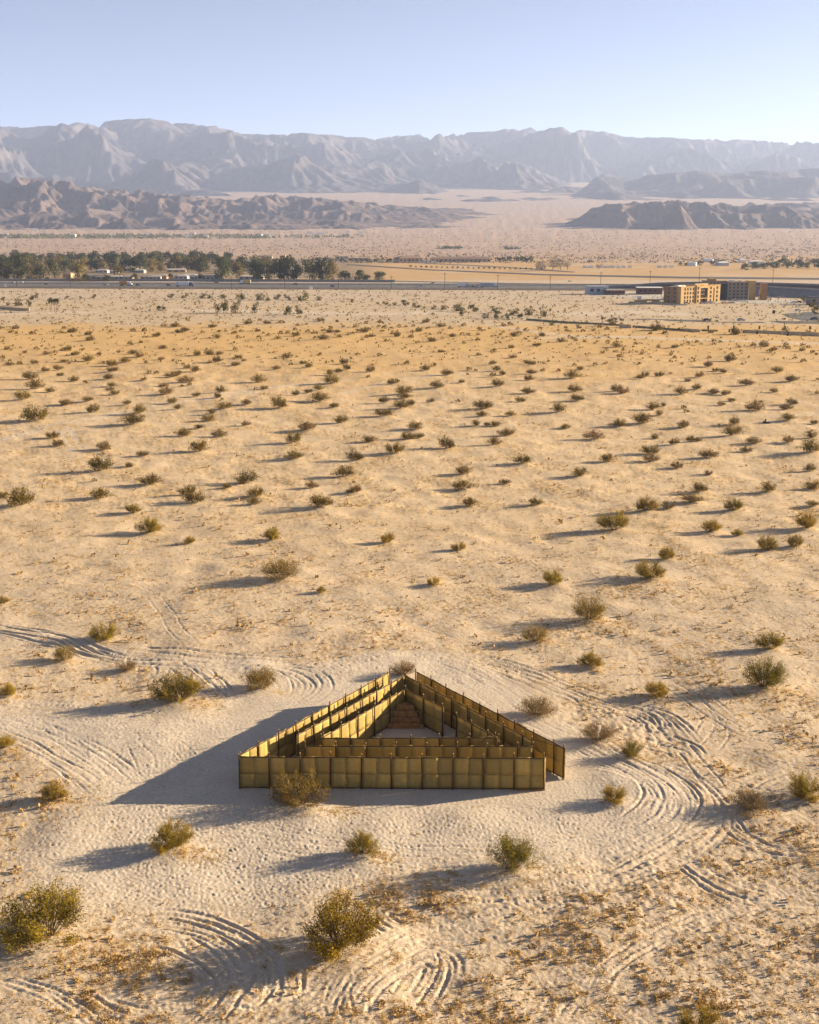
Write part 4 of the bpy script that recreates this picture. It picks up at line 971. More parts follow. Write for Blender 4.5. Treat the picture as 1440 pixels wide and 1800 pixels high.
def long_wall(name, label, pts, h, t, m, cat='wall', seg=18, capm=None):
    """wall along ground points, built from panels"""
    q = [P(*p) for p in pts]; root = empty(name, tuple(q[0])); tag(root, label, cat)
    for a, b in zip(q[:-1], q[1:]):
        L = math.hypot(b[0]-a[0], b[1]-a[1]); n = max(1, round(L / seg)); an = math.atan2(b[1]-a[1], b[0]-a[0])
        for k in range(n):
            c = a + (b - a) * (k / n) - q[0]
            pm = MB().box(.06, L/n - .06, -t/2, t/2, -.3, h).build('panel', m, root, (c[0], c[1], c[2]), an)
    return root
long_wall('median_barrier', 'low pale concrete barrier between the highway carriageways', [(-60, hy(0)-8.3), (500, hy(500)-8.3), (1060, hy(1060)-8.3)], .9, .5, M['concrete'], 'barrier', 40)
long_wall('sound_wall', 'long grey sound wall between the highway and the tree belt', [(-60, 494.2), (350, 494.6), (695, 496.4)], 2.6, .4, M['conc_dark'], 'wall', 30)
long_wall('block_wall', 'beige block wall standing on bare sand near a clump of palms', [(-30, 540.5), (52, 546.5)], 1.6, .4, M['beige'], 'wall', 6)
long_wall('block_wall', 'long low beige block wall beside the paved road near the hotel site', [(1305, 585), (1375, 587.5), (1470, 591)], 1.5, .4, M['beige'], 'wall', 8)
long_wall('block_wall', 'short beige block wall beside the low palm thicket', [(1089, 575.5), (1111, 577)], 1.7, .4, M['beige'], 'wall', 5)
long_wall('block_wall', 'separate beige block wall length along the dark mesh fence', [(1203, 582), (1232, 584.5)], 1.4, .4, M['beige'], 'wall', 5)
fr = long_wall('mesh_fence', 'dark green mesh fence along the edge of the golden field', [(925, 562.5), (1000, 568), (1060, 571), (1100, 574), (1200, 581.5), (1262, 583)], .9, .12, M['fence'], 'fence', 7)
strip_px('road', [(1120,560),(1200,562),(1300,564),(1400,564.5),(1540,565.5)], [(1120,562.5),(1200,565),(1300,567.5),(1400,568.8),(1540,570.5)], .06, M['asphalt'])
strip_px('road', [(1375,552),(1400,549.5),(1440,547),(1540,544)], [(1388,559),(1410,562),(1440,563.5),(1540,564)], .05, M['asphalt'])
strip_px('frontage_road', [(610,464.5),(760,474),(960,482),(1200,486.5),(1540,490)], [(610,466),(760,475.5),(960,484.2),(1200,489.5),(1540,493)], .3, M['asphalt_dark'])
strip_px('road', [(380,466.3),(620,456),(900,470),(1010,478)], [(380,467),(620,456.8),(900,471),(1010,479.3)], .4, M['asphalt'])
strip_px('parking_lot', [(1040,512),(1180,516),(1340,524),(1400,527)], [(1030,519),(1160,527),(1250,533),(1400,534)], .06, M['concrete'])

def embankment(name, label, st, width, side, barrier_m):
    """raised road: st = list of (photo x, base y, height)"""
    root = None; Q = [P(x, y) for x, y, h in st]
    root = empty(name, tuple(Q[0])); tag(root, label, 'overpass'); o = Q[0]
    v = []; f = []; tv = []; tf = []; bars = MB()
    for (x, y, h), q in zip(st, Q):
        c = q - o; k = 1.1 * h
        v += [(c[0], c[1], -.3), (c[0], c[1] + k, h), (c[0], c[1] + k + width, h), (c[0], c[1] + 2*k + width, -.3)]
        tv += [(c[0], c[1] + k + .6, h + .02), (c[0], c[1] + k + width - .6, h + .02)]
    for i in range(len(st) - 1):
        for j in range(3): f.append((4*i+j, 4*i+4+j, 4*i+5+j, 4*i+1+j))
        tf.append((2*i, 2*i+2, 2*i+3, 2*i+1))
    obj('slope', mesh_np('slope', v, f, [side]), root)
    obj('roadway', mesh_np('roadway', tv, tf, [M['asphalt']]), root)
    for s_ in (.1, width - .4):
        bars = MB()
        for i in range(len(st) - 1):
            a = Q[i] - o; b = Q[i+1] - o; ha, hb = st[i][2], st[i+1][2]; ya = a[1] + 1.1*ha + s_; yb = b[1] + 1.1*hb + s_
            bars.poly([(a[0],ya,ha),(b[0],yb,hb),(b[0],yb+.3,hb),(a[0],ya+.3,ha),(a[0],ya,ha+1.0),(b[0],yb,hb+1.0),(b[0],yb+.3,hb+1.0),(a[0],ya+.3,ha+1.0)],[(0,3,2,1),(4,5,6,7),(0,1,5,4),(1,2,6,5),(2,3,7,6),(3,0,4,7)])
        bars.build('barrier', barrier_m, root)
    return root
embankment('overpass', 'dark raised road embankment passing behind the hotel buildings', [(1060,507,.3),(1110,507.5,1.8),(1165,508,4.0),(1250,508,4.8),(1340,510,5),(1440,513,5),(1620,518,4.5)], 14, M['ballast'], M['conc_dark'])
embankment('ramp', 'pale-topped ramp embankment climbing beside the hotel car park', [(1325,520,7.0),(1370,521.5,6.4),(1440,524,5.6),(1560,528,4)], 9, M['conc_dark'], M['concrete'])

# ------------------------------------------------------------------ buildings
WIN = {}
def window(root, x, z, w, h, y=0.0, rz=0):
    key = (w, h)
    if key not in WIN:
        WIN[key] = (MB().box(-w/2, w/2, -.05, .05, 0, h).mesh('window', M['glass']), MB().box(-w/2 - .1, w/2 + .1, -.14, .04, -.16, -.02).mesh('sill', M['concrete']))
    o = obj('window', WIN[key][0], root, (x, y, z), rz); obj('sill', WIN[key][1], o)
    return o
def part(root, name, m, *b): 
    mb = MB()
    for q in b: mb.box(*q)
    return mb.build(name, m, root)
# ochre hotel under construction, long front in the sun
hp = P(1196, 534.5); HR = math.radians(36)
hot = empty('hotel', (hp[0], hp[1], 0), HR); tag(hot, 'ochre four-storey hotel with deep square windows and a framed balcony bay', 'building')
part(hot, 'wall', M['ochre'], (0, 15, 0, 15, -.3, 11.2), (15.2, 18.2, -.8, 15, -.3, 12.2), (28, 40, -.4, 15, -.3, 11.8))
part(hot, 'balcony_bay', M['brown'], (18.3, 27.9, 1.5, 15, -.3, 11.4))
part(hot, 'bay_frame', M['ochre'], (18.3, 19.4, -.6, 1.4, -.3, 11.9), (26.8, 27.9, -.6, 1.4, -.3, 11.9), (19.45, 26.75, -.6, 1.4, 10.2, 11.9), (19.45, 26.75, -.5, 1.4, 3.0, 3.5))
for z in (5.6, 8.2): part(hot, 'balcony', M['dark'], (19.5, 26.7, .2, 1.4, z, z + .9))
part(hot, 'corner_pier', M['ochre'], (-.6, 2.2, -.7, 2.4, -.3, 11.7))
part(hot, 'end_wall', M['brown'], (-.35, -.02, 2.5, 14.9, -.3, 11.4))  # half-shadow of this end put into its colour, browner than the front
part(hot, 'parapet', M['ochre'], (-.3, 15.1, -.25, .15, 11.22, 11.7), (15.0, 28.1, .6, 1.0, 12.22, 13.3), (28.1, 40.3, -.65, -.25, 11.82, 12.3), (39.9, 40.3, -.2, 15.2, 11.82, 12.3))
part(hot, 'roof_plant', M['white'], (3, 7, 5, 9, 11.21, 12.2), (9, 11.5, 6, 9, 11.21, 12.0), (31, 34, 6, 10, 11.81, 12.8))
for fl in range(4):
    for x in (4.2, 7.0, 9.8, 12.6): window(hot, x, .7 + 2.75*fl, 1.3, 1.7 if fl else 2.0, -.03)
    window(hot, 16.7, .8 + 2.85*fl, 1.5, 1.8, -.83)
    for x in (30.2, 36.8): window(hot, x, .7 + 2.85*fl, 1.6, 1.8, -.43)
    for y in (5, 10.5): window(hot, -.38, .8 + 2.75*fl, 1.3, 1.8, y, math.pi/2).location = (-.38, y, .8 + 2.75*fl)
window(hot, 33.5, 1.0, 1.0, 9.2, -.43)
for x in (20.8, 23.1, 25.4): window(hot, x, .4, 1.7, 2.3, 1.47)
# taller hotel behind
h2 = P(1262, 527.5); hb = empty('hotel', (h2[0], h2[1] + 6, 0), math.radians(-4), (1, 1, .88)); tag(hb, 'taller taupe hotel in shade with ochre end towers and pale roof edge', 'building')
part(hb, 'wall', M['taupe'], (8, 22.5, 0, 14, -.3, 14.2), (-8, 8, 3, 16, -.3, 15.0))
part(hb, 'dark_wing', M['dark'], (3, 8.0, .5, 2.95, -.3, 12.8))
part(hb, 'tower', M['ochre'], (22.6, 28, -1.0, 11, -.3, 15.4))
part(hb, 'tower', M['brown'], (31.5, 35.5, -4, 2, -.3, 13.2))
part(hb, 'tower', M['ochre'], (-5.5, 0, 2.4, 9, 15.02, 17.2))
part(hb, 'link_roof', M['brown'], (28.05, 31.45, -3.5, 2, 3.4, 4.2))
part(hb, 'cornice', M['tan'], (7.6, 22.58, -.6, 14.4, 14.22, 15.0), (-8.4, 7.58, 2.4, 16.4, 15.02, 15.5))
part(hb, 'roof_plant', M['white'], (10, 14, 4, 9, 15.02, 16.2), (16, 19, 5, 9, 15.02, 15.9))
for fl in range(5):
    for x in (9.8, 12.6, 15.4, 18.2, 21.0): window(hb, x, .9 + 2.7*fl, 1.3, 1.6, -.03)
    for x in (-6.4, -3.8, -1.2, 1.4): window(hb, x, .9 + 2.8*fl, 1.2, 1.5, 2.97)
def plain_building(name, label, px, py, w, d, h, wall, roof, rz=0, hip=0.0, wins=0, over=.6, cat='building'):
    p = P(px, py); r = empty(name, (p[0], p[1], p[2]), rz); tag(r, label, cat)
    part(r, 'wall', wall, (-w/2, w/2, 0, d, -.5, h))
    if hip:
        MB().poly([(-w/2-over,-over,h+.02),(w/2+over,-over,h+.02),(w/2+over,d+over,h+.02),(-w/2-over,d+over,h+.02),(-w/2+d*.4,d/2,h+hip),(w/2-d*.4,d/2,h+hip)],[(0,3,2,1),(0,1,5,4),(1,2,5),(2,3,4,5),(3,0,4)]).build('roof', roof, r)
    else:
        part(r, 'roof', roof, (-w/2-over, w/2+over, -over, d+over, h+.02, h+.4))
    for k in range(wins): window(r, -w/2 + w*(k+.5)/wins, h*.35, max(1.0, w/wins*.45), h*.4, -.03)
    return r
plain_building('warehouse', 'pale blue-grey metal shed beside the highway edge', 1052, 517.5, 16, 12, 6.0, M['bluewall'], M['bluewall'], math.radians(6), wins=3)
plain_building('shop', 'low dark red shop adjoining the blue-grey metal shed', 1083, 518.5, 14, 10, 3.4, M['redwall'], M['greyroof'], math.radians(4), wins=5)
plain_building('shop', 'dark red building with a bright white roof behind the material yard', 1143, 517.5, 19, 14, 5.0, M['redwall'], M['white'], math.radians(-3), wins=5)
plain_building('kiosk', 'small grey service building at the bend of the paved road', 1437, 536, 10, 9, 5, M['conc_dark'], M['dark'], 0, wins=2)
plain_building('school_building', 'long tan building with a red-brown hipped roof and a row of windows', 810, 461.0, 96, 26, 5.5, M['tan'], M['redroof'], math.radians(-3), 3.4, 14, 1.5)
plain_building('school_building', 'tan hall with a red-brown hipped roof and sunlit gable beside the longer building', 723, 461.8, 40, 28, 7, M['tan'], M['redroof'], math.radians(18), 4, 6, 1.5)
plain_building('annex', 'small white flat-roofed annex before the tan hall', 753, 462.0, 26, 8, 3.2, M['white'], M['redroof'], 0, wins=4)
plain_building('bungalow', 'flat pale building between low walls beyond the tree belt', 630, 458, 34, 12, 4, M['tan'], M['greyroof'], 0, wins=4)
plain_building('bungalow', 'pale lemon building beside scattered low walls beyond the tree belt', 601, 456, 22, 10, 5, M['beige'], M['greyroof'], math.radians(10), wins=3)
random.seed(23)
for k, x in enumerate((1030, 1039, 1052, 1061, 1069, 1077, 1087, 1096, 1107, 1160, 1170, 1180)):
    plain_building('trailer', 'white trailer in the row beyond the orange field', x, 471 + (k > 8) * .0 - k * .05, 5.5, 5, 3.0, M['white'], M['white'], random.uniform(-.25, .25), over=.15, cat='trailer')['group'] = 'white trailers beyond the orange field'
for x, y, w, m in ((1216,467.5,12,'white'),(1244,461,16,'white'),(1272,467.5,16,'bluewall'),(1330,465,22,'white'),(1306,462,10,'white'),(1259,460,10,'tan')):
    plain_building('farmhouse', {'white':'white farm building among dark trees beyond the trailers','bluewall':'pale blue farm shed beside the orange field','tan':'tan farm building among dark trees beyond the trailers'}[m], x, y, w, 9, 4.5, M[m], M['white' if m != 'tan' else 'greyroof'], random.uniform(-.4,.4), 1.8)['group'] = 'farm buildings'
# homes in the shade of the tree belt
HOMES = [(118,489,9,'beige','redroof'),(165,491.5,22,'tan','greyroof'),(183,491.8,16,'tan','greyroof'),(205,492,13,'conc_dark','greyroof'),(222,492,12,'tan','greyroof'),(85,476,12,'white','greyroof'),(105,470,8,'white','white'),(70,461,14,'tan','greyroof'),(150,464,8,'beige','white'),(178,480,14,'white','greyroof'),(200,481,10,'white','white'),(228,477,14,'white','white'),(245,480,12,'white','greyroof'),(258,492,14,'tan','greyroof'),(272,492,12,'white','greyroof'),(285,490,10,'tan','greyroof'),(318,491,14,'bluewall','greyroof'),(332,489,15,'white','greyroof'),(345,492,13,'tan','greyroof'),(366,492,12,'bluewall','greyroof'),(380,491.5,12,'white','greyroof'),(310,479,22,'tan','greyroof'),(322,466,14,'white','greyroof'),(405,461,14,'white','white'),(414,464.5,14,'bluewall','white'),(404,468,16,'white','greyroof'),(428,462,10,'white','white'),(440,463,10,'tan','white'),(434,491.5,16,'white','greyroof'),(452,492,12,'tan','greyroof'),(470,454.5,16,'bluewall','greyroof'),(498,454,8,'beige','tan'),(60,491,16,'tan','greyroof'),(400,474,12,'beige','beige'),(440,474,8,'beige','beige'),(296,466,10,'tan','white')]
for k, (x, y, w, wm, rm) in enumerate(HOMES):
    lab = {('beige','redroof'):'yellow house with a red tiled roof among the belt trees'}.get((wm, rm), '%s walled home with a %s roof among the belt trees' % ({'tan':'tan','white':'white','beige':'cream','conc_dark':'grey','bluewall':'pale blue'}[wm], {'greyroof':'grey','white':'white','redroof':'red','tan':'tan','beige':'cream'}[rm]))
    plain_building('home', lab, x, y, w * random.uniform(.95, 1.15), 9, 3.2 if wm != 'beige' else 5, M['offwhite' if wm == 'white' else wm], M['offwhite' if rm == 'white' else rm], random.uniform(-.15, .15), 1.6 if rm != 'white' else 0, 3, cat='house')['group'] = 'homes under the tree belt'

# building materials heaped on the site
for k, (x, y, w, h, m) in enumerate(((1113,533,7,1.2,'beige'),(1126,531,9,1.6,'tan'),(1140,529,8,1.5,'beige'),(1152,531,6,1.8,'tan'),(1135,534,8,1.1,'beige'),(1150,534.5,6,1.2,'tan'),(1124,526.5,3,2.6,'white'),(1275,533.5,5,1.3,'beige'),(1287,533,4,1.2,'concrete'))):
    p = P(x, y); s_ = MB()
    for j in range(4): s_.box(-w/2 + random.uniform(0,.6), w/2 - random.uniform(0,.6), -1.2 + random.uniform(-.3,.3), 1.2 + random.uniform(-.3,.3), j*h/4 + .01, (j+1)*h/4 - .02)
    o = s_.build('material_stack', M[m], None, (p[0], p[1], 0), random.uniform(-.3, .3)); tag(o, '%s stack of building boards in the yard beside the ochre hotel' % {'beige':'cream','tan':'tan','white':'tall white','concrete':'grey'}[m], 'stack', 'stacks in the material yard')
long_wall('site_wall', 'pale low wall round the ochre hotel building site', [(1150, 534.8), (1190, 537.0), (1208, 536.8)], 1.0, .3, M['concrete'], 'wall', 6)

# ------------------------------------------------------------------ trees
def tree_parts(seed, lm, n=520, leaf=.16, tr=.32, lobes=9, wide=.34, low=.22):
    r = np.random.default_rng(seed); c = []
    for _ in range(lobes):
        a = r.uniform(0, 6.28); rr_ = wide * math.sqrt(r.random()) * .75; z = r.uniform(low + .12, .86)
        s = r.uniform(.13, .22) * (1.15 - .4 * abs(z - .5)); m = n // lobes
        d = r.normal(size=(m, 3)); d /= np.linalg.norm(d, axis=1)[:, None]
        c.append(np.array([rr_ * math.cos(a), rr_ * math.sin(a), z]) + d * s * r.uniform(.4, 1, (m, 1)) ** .6 * [1.1, 1.1, 1])
    c = np.vstack(c); v, f = leaf_quads(c, np.zeros_like(c), leaf * .55, r, .9)
    t = MB().tube((0,0,-.03), (.01,0,tr), .028, .02, 6)
    for a in (0.3, 2.2, 4.4): t.tube((.01,0,tr*.8), (.17*math.cos(a), .17*math.sin(a), tr + .3), .016, .006, 5)
    return mesh_np('crown', v, f, [lm]), t.mesh('trunk', M['bark'])
TREES = {'belt': [tree_parts(500+i, M['tree'], 1300, leaf=.115, lobes=18, wide=.4, low=.02, tr=.2) for i in range(4)], 'gold': [tree_parts(520+i, M['tree_gold'], 1000, leaf=.115, lobes=15, wide=.38, low=.04, tr=.2) for i in range(2)],
         'dark': [tree_parts(530+i, M['tree_dark'], 900, leaf=.125, lobes=12, wide=.42, low=.02) for i in range(2)], 'bare': [tree_parts(540+i, M['tree_bare'], 420, leaf=.10, lobes=10, wide=.5) for i in range(2)],
         'round': [tree_parts(550+i, M['shrub'], 700, lobes=10, wide=.5, low=-.05, leaf=.14) for i in range(3)], 'olive': [tree_parts(560+i, M['shrub'], 650, lobes=11, wide=.62, low=-.1, leaf=.15) for i in range(3)]}
def tree(kind, px, py, hpx, label, group, wide=1.0):
    p = P(px, py); s = hpx * scale_at(p[1]); cr, tk = random.choice(TREES[kind])
    o = empty('tree', (p[0], p[1], float(zat(p[0], p[1])) - .1), random.uniform(0, 6.28), (s * wide, s * wide, s)); tag(o, label, 'tree', group)
    obj('crown', cr, o); obj('trunk', tk, o)
random.seed(5)
for x in range(-15, 405, 11): kd = random.choice(('belt','belt','dark')); tree(kd, x + random.uniform(-5, 5), 464 + random.uniform(-2, 3), random.uniform(18, 25), {'belt':'tall grey-green','dark':'dark low-crowned'}[kd] + ' tree in the rear row of the belt behind the homes', 'rear row of the tree belt', 1.1)
for x in range(-10, 480, 14): kd = random.choice(('belt','gold','belt','dark')); tree(kd, x + random.uniform(-6, 6), 477 + random.uniform(-4, 4), random.uniform(18, 29), {'belt':'grey-green','gold':'golden-green','dark':'dark low-crowned'}[kd] + ' tree between the homes in the middle of the belt', 'middle of the tree belt', 1.1)
for x, y, h, w, k in ((3,492,40,.8,'belt'),(20,492,30,1,'belt'),(36,493,48,.8,'belt'),(56,492,30,1,'gold'),(72,493,28,1.1,'belt'),(97,490,36,.9,'belt'),(138,495,42,.75,'gold'),(212,491,30,.9,'gold'),(268,478,26,1,'gold'),(310,474,28,1,'gold'),(350,484,34,1,'belt'),(391,492,42,.9,'belt'),(405,474,20,1,'gold'),(423,491,34,.9,'gold'),(447,493,36,1,'belt'),(460,493,32,.9,'belt'),(478,493,34,.9,'belt'),(492,494,40,.9,'belt'),(507,494,46,1,'belt'),(522,494,34,.8,'belt'),(544,493,38,.75,'belt'),(564,494,42,1.05,'belt'),(578,494,40,.95,'gold'),(606,495,20,1.6,'dark'),(632,495,21,1.4,'belt'),(645,495,13,1.5,'dark'),(668,495.5,18,1.6,'belt')):
    tree(k, x, y, h, {'belt':'tall grey-green tree standing along the sound wall','gold':'golden-green tree standing along the belt front','dark':'low dark spreading tree at the open end of the belt'}[k], 'front row of the tree belt', w)
for x, y, h in ((152,495,14),(174,494,7),(186,494.5,9),(191,495,13),(300,492,12),(354,493,12),(237,493,13),(585,494,7),(120,494,8),(83,494,8)):
    tree('dark', x, y, h, 'dark rounded shrub along the foot of the sound wall', 'shrubs along the sound wall', 1.2)
for x in list(range(1312, 1450, 9)): tree(random.choice(('belt','dark')), x + random.uniform(-3, 3), 472 + random.uniform(-4, 3), random.uniform(9, 17), 'dark tree in the farm grove beyond the orange field', 'farm grove', 1.5)
for x, h in ((1222,9),(1230,10),(1205,6),(1253,9),(1268,10),(1275,8),(1210,6),(1196,6)): tree('dark', x, 467, h, 'dark tree beside the white farm buildings', 'trees by the farm buildings', 1.5)
for x in (878, 886, 894, 908, 916, 926, 934): tree('dark', x + random.uniform(-2, 2), 460, random.uniform(7, 11), 'dark tree in the row past the long tan building', 'trees past the tan building', 1.5)
for x, y, h in ((948,476,17),(958,477,20),(972,475,19),(985,475,21),(998,474,18),(1052,474,12)): tree('bare', x, y, h, 'bare grey-brown tree in the clump beside the orange field', 'bare trees by the orange field', 1.3)
for k in range(26):
    x = 722 + k * 9.2; tree('dark', x, 470.3 + k * .18, random.uniform(3, 4.5), 'small round street tree lining the road before the tan buildings', 'street trees', 1.4)
for k, x in enumerate(range(570, 700, 8)): tree(random.choice(('belt','dark')), x + random.uniform(-3,3), 458.5 + random.uniform(-1.5, 3), random.uniform(3, 7), 'small dark tree among the low pale walls beyond the belt', 'small trees among the pale walls', 1.5)

def palm_parts(seed):
    r = np.random.default_rng(seed); V = []; F = []; k = 0
    for i in range(30):
        a = r.uniform(0, 6.28); el = r.uniform(-.9, 1.1); L = r.uniform(.20, .27); prev = None
        for j in range(4):
            t = j / 3; e = el - 1.1 * t * t
            q = np.array([math.cos(a) * L * t * math.cos(el * .7), math.sin(a) * L * t * math.cos(el * .7), .86 + L * t * math.sin(el) * 1.0 - .16 * t * t])
            w = .045 * (1 - .7 * t); s_ = np.array([-math.sin(a), math.cos(a), 0]) * w
            V += [q - s_, q + s_]
            if j: F.append((k + 2*j - 2, k + 2*j - 1, k + 2*j + 1, k + 2*j))
        k += 8
    tk = MB().tube((0,0,-.02), (.01,.005,.45), .022, .018, 7).tube((.01,.005,.45), (.012,.01,.87), .018, .016, 7).mesh('trunk', M['bark'])
    sk = MB().tube((.012,.01,.66), (.012,.01,.86), .05, .075, 8).mesh('dead_frond_skirt', M['stem'])
    return mesh_np('fronds', V, F, [M['palm']]), tk, sk
PALM = [palm_parts(600 + i) for i in range(3)]
def palm(px, py, hpx, label, group, fat=1.0):
    p = P(px, py); s = hpx * scale_at(p[1]); a, b, c_ = random.choice(PALM)
    o = empty('palm_tree', (p[0], p[1], float(zat(p[0], p[1])) - .05), random.uniform(0, 6.28), (s*fat, s*fat, s)); tag(o, label, 'palm', group)
    obj('fronds', a, o); obj('trunk', b, o); obj('dead_frond_skirt', c_, o)
for x, y, h in ((83,542.5,12),(89,548,26),(91.5,547.5,25),(96.5,547.5,24),(99.5,548,25),(102.5,548,25)): palm(x, y, h, 'slim fan palm in the tight clump by the block wall end', 'palm clump by the block wall', .8)
for x, y, h in ((338,523,9),(345,522.5,6),(359,524,8),(365,524,7),(374,524,9)): palm(x, y, h, 'short fan palm among the round shrubs before the highway', 'palms among the shrubs')
for x, y, h in ((949.5,553,14),(967.5,556,15),(981,555,10),(993,556,13),(891,560,11)): palm(x, y, h, 'lone slim palm on bare sand beside the shrub row', 'palms beside the shrub row')
for x, y, h in ((1059,570,14),(1082,571,13),(1091,571,12),(1072,570,10),(1095,570,10)): palm(x, y, h, 'bushy palm in the low thicket on the mesh fence line', 'palm thicket', 1.5)
def shrubs(flat, x0, kind, label, group, wide=1.05, hf=.75):
    for i in range(0, len(flat), 3): tree(kind, x0 + flat[i]/6, 420 + flat[i+1]/6, flat[i+2]/6 * hf, label, group, wide)
RL = 'round green-gold shrub in the row on pale sand before the highway'; RG = 'shrub row before the highway'
shrubs([32,645,55,88,700,60,360,640,110,705,630,50,853,628,40,995,625,65], 0, 'olive', RL, RG)
shrubs([195,705,115,305,708,90], 0, 'round', 'dense green tree near the block wall end', 'trees by the block wall')
shrubs([362,622,65,510,622,75,695,625,75,775,628,60,910,628,75,1105,638,100,1305,645,110,1385,650,60], 240, 'olive', RL, RG, 1.2, .8)
shrubs([857,775,100,918,782,140,1048,785,135,1250,780,110], 240, 'round', 'small tree with a bare trunk on pale sand', 'small trees on pale sand', .8, 1)
shrubs([240,760,75,290,760,60,140,765,35,12,752,30,605,780,30], 240, 'dark', 'dark low bush on pale sand before the row of shrubs', 'dark bushes on pale sand', 1.1, .8)
shrubs([45,640,75,155,640,78,315,648,120,488,648,65,833,668,50,1110,688,35,1185,695,55,1283,700,50,1395,705,85], 480, 'olive', RL, RG, 1.1, .85)
shrubs([130,805,60,165,802,100,272,790,100], 480, 'round', 'small tree with a bare trunk on pale sand', 'small trees on pale sand', .8, 1)
shrubs([72,725,85,152,735,45,255,740,65,365,745,80,510,760,135,680,770,120,910,785,120,1100,805,115,1265,800,125,1415,805,80,800,840,80], 720, 'olive', 'wide green-gold shrub in the row past the dirt clearing', 'shrub row past the clearing', 1.25, .75)
shrubs([548,812,80,912,850,80,1030,850,60], 720, 'round', 'small leafy tree before the row past the dirt clearing', 'leafy trees past the clearing', .85, 1)
shrubs([1165,850,100], 720, 'dark', 'dense dark bush at the end of the mesh fence', 'dark bush by the fence', 1.1, .7)
for x, y, h in ((970,572,10),(1018,577,9),(1075,573,15),(1154,582,12),(1168,587,8),(1293,588,13),(1380,583,9),(1420,586,8),(1413,531,11),(1425,540,14),(1436,545,16),(1432,552,12)): tree('olive', x, y, h, 'olive shrub along the fence line and paved road', 'shrubs along the paved road', 1.1)

# distant settlement at the foot of the hills
random.seed(31)
ps = []
for _ in range(900):
    x = random.uniform(-60, 640); d = 1 if x < 470 else .25
    if random.random() > d: continue
    p = P(x, random.uniform(413.5, 419.5)); ps.append((p[0], p[1], p[2] - 2, random.uniform(4, 9)))
o = obj('tree_line', clump_mesh('tree_line', ps, M['tree'], 9, 14, .9, .7)); tag(o, 'far belt of dark trees on the valley floor below the foothills', None, None, 'stuff')
for x, y, w in ((8,415,26),(62,406,20),(128,416,18),(260,414,16),(331,418,20),(338,412,20),(362,417,16),(455,416,20),(470,415.5,16),(545,411,20),(565,412,26),(635,411,14),(612,410,12)):
    plain_building('far_house', 'tiny pale house in the far tree belt below the foothills', x, y, w, 12, 7, M['white'], M['greyroof'], random.uniform(-.3, .3), 3, cat='house')['group'] = 'far houses'
ps = []
for x0, x1, y, n_ in ((770, 812, 436.5, 60), (885, 915, 437.5, 24)):
    for _ in range(n_): p = P(random.uniform(x0, x1), y + random.uniform(-1, 1)); ps.append((p[0], p[1], p[2] - 1, random.uniform(3, 6)))
o = obj('far_grove', clump_mesh('far_grove', ps, M['tree_dark'], 10, 14, .9, .7)); tag(o, 'dark far grove on the open valley floor', None, None, 'stuff')

# ------------------------------------------------------------------ poles, signs, vehicles
def pole(px, y0, hpx, label, group):
    p = P(px, y0); h = hpx * scale_at(p[1]); r = empty('utility_pole', (p[0], p[1], base_z(p[1])), .1); tag(r, label, 'pole', group)
    MB().tube((0,0,-.5), (0,0,h), .24, .17, 8).build('shaft', M['wood_dark'], r)
    MB().box(-1.6, 1.6, -.12, .12, h - 1.3, h - 1.05).build('crossarm', M['wood_dark'], r)
for x, y, h in ((29.5,505,28),(124,505,22),(219,507,22),(312,507,24),(407,507,20),(501,508,22),(595,508,22),(688,509,24),(782,509.5,30),(875,510.5,28),(967,511,26),(1056,501,23),(1142.5,500,24),(1229,496,26),(1358,503,30)):
    pole(x, y, h, 'tall dark utility pole beside the highway', 'utility poles along the highway')
for x, y, h in ((1283,527,13),(1302,528,13),(1315,530,20),(1334,524,14),(1341,523,10),(1362,522,9)):
    p = P(x, y); hh = h * scale_at(p[1]); r = empty('lamp_post', (p[0], p[1], 0)); tag(r, 'pale lamp post in the hotel car park', 'lamp', 'car park lamp posts')
    MB().tube((0,0,0), (0,0,hh), .11, .08, 7).build('shaft', M['pole_steel'], r); MB().box(-.9, .9, -.2, .2, hh + .01, hh + .2).build('lamp_head', M['pole_steel'], r)
for x, y, h in ((1245,578.5,6),(1290,578,5.5),(1335,578.5,5.5),(1380,579,5.5),(1424,579,5.5),(1282,584.5,5),(1331,588,6),(1385,590,7)):
    p = P(x, y); r = empty('gate_post', (p[0], p[1], 0)); tag(r, 'dark square post beside the paved road', 'post', 'posts beside the paved road')
    hh = h * scale_at(p[1]); MB().box(-.35, .35, -.35, .35, -.2, hh).build('shaft', M['wood_dark'], r); MB().box(-.45, .45, -.45, .45, hh + .004, hh + .15).build('cap', M['conc_dark'], r)
def sign(px, y, w, h, leg, m, label):
    p = P(px, y); r = empty('sign_board', (p[0], p[1], base_z(p[1]))); tag(r, label, 'sign')
    MB().box(-w/2, w/2, -.1, .1, leg, leg + h).build('board', m, r)
    for s_ in (-1, 1): MB().box(s_*w*.4 - .08, s_*w*.4 + .08, .11, .25, -.2, leg + h*.8).build('leg', M['pole_steel'], r)
sign(547, 509.3, 3.0, 2.6, .3, M['white'], 'white square sign board on the near edge of the highway')
sign(8.5, 505, 2.4, 2.8, .4, M['white'], 'white sign board at the highway beside a utility pole')
sign(1410, 564.5, .9, 2.8, .2, M['white'], 'narrow white sign pillar beside the paved road')
sign(1360, 552.5, 1.6, 2.0, .4, M['dark'], 'dark square board standing on sand before the road bend')

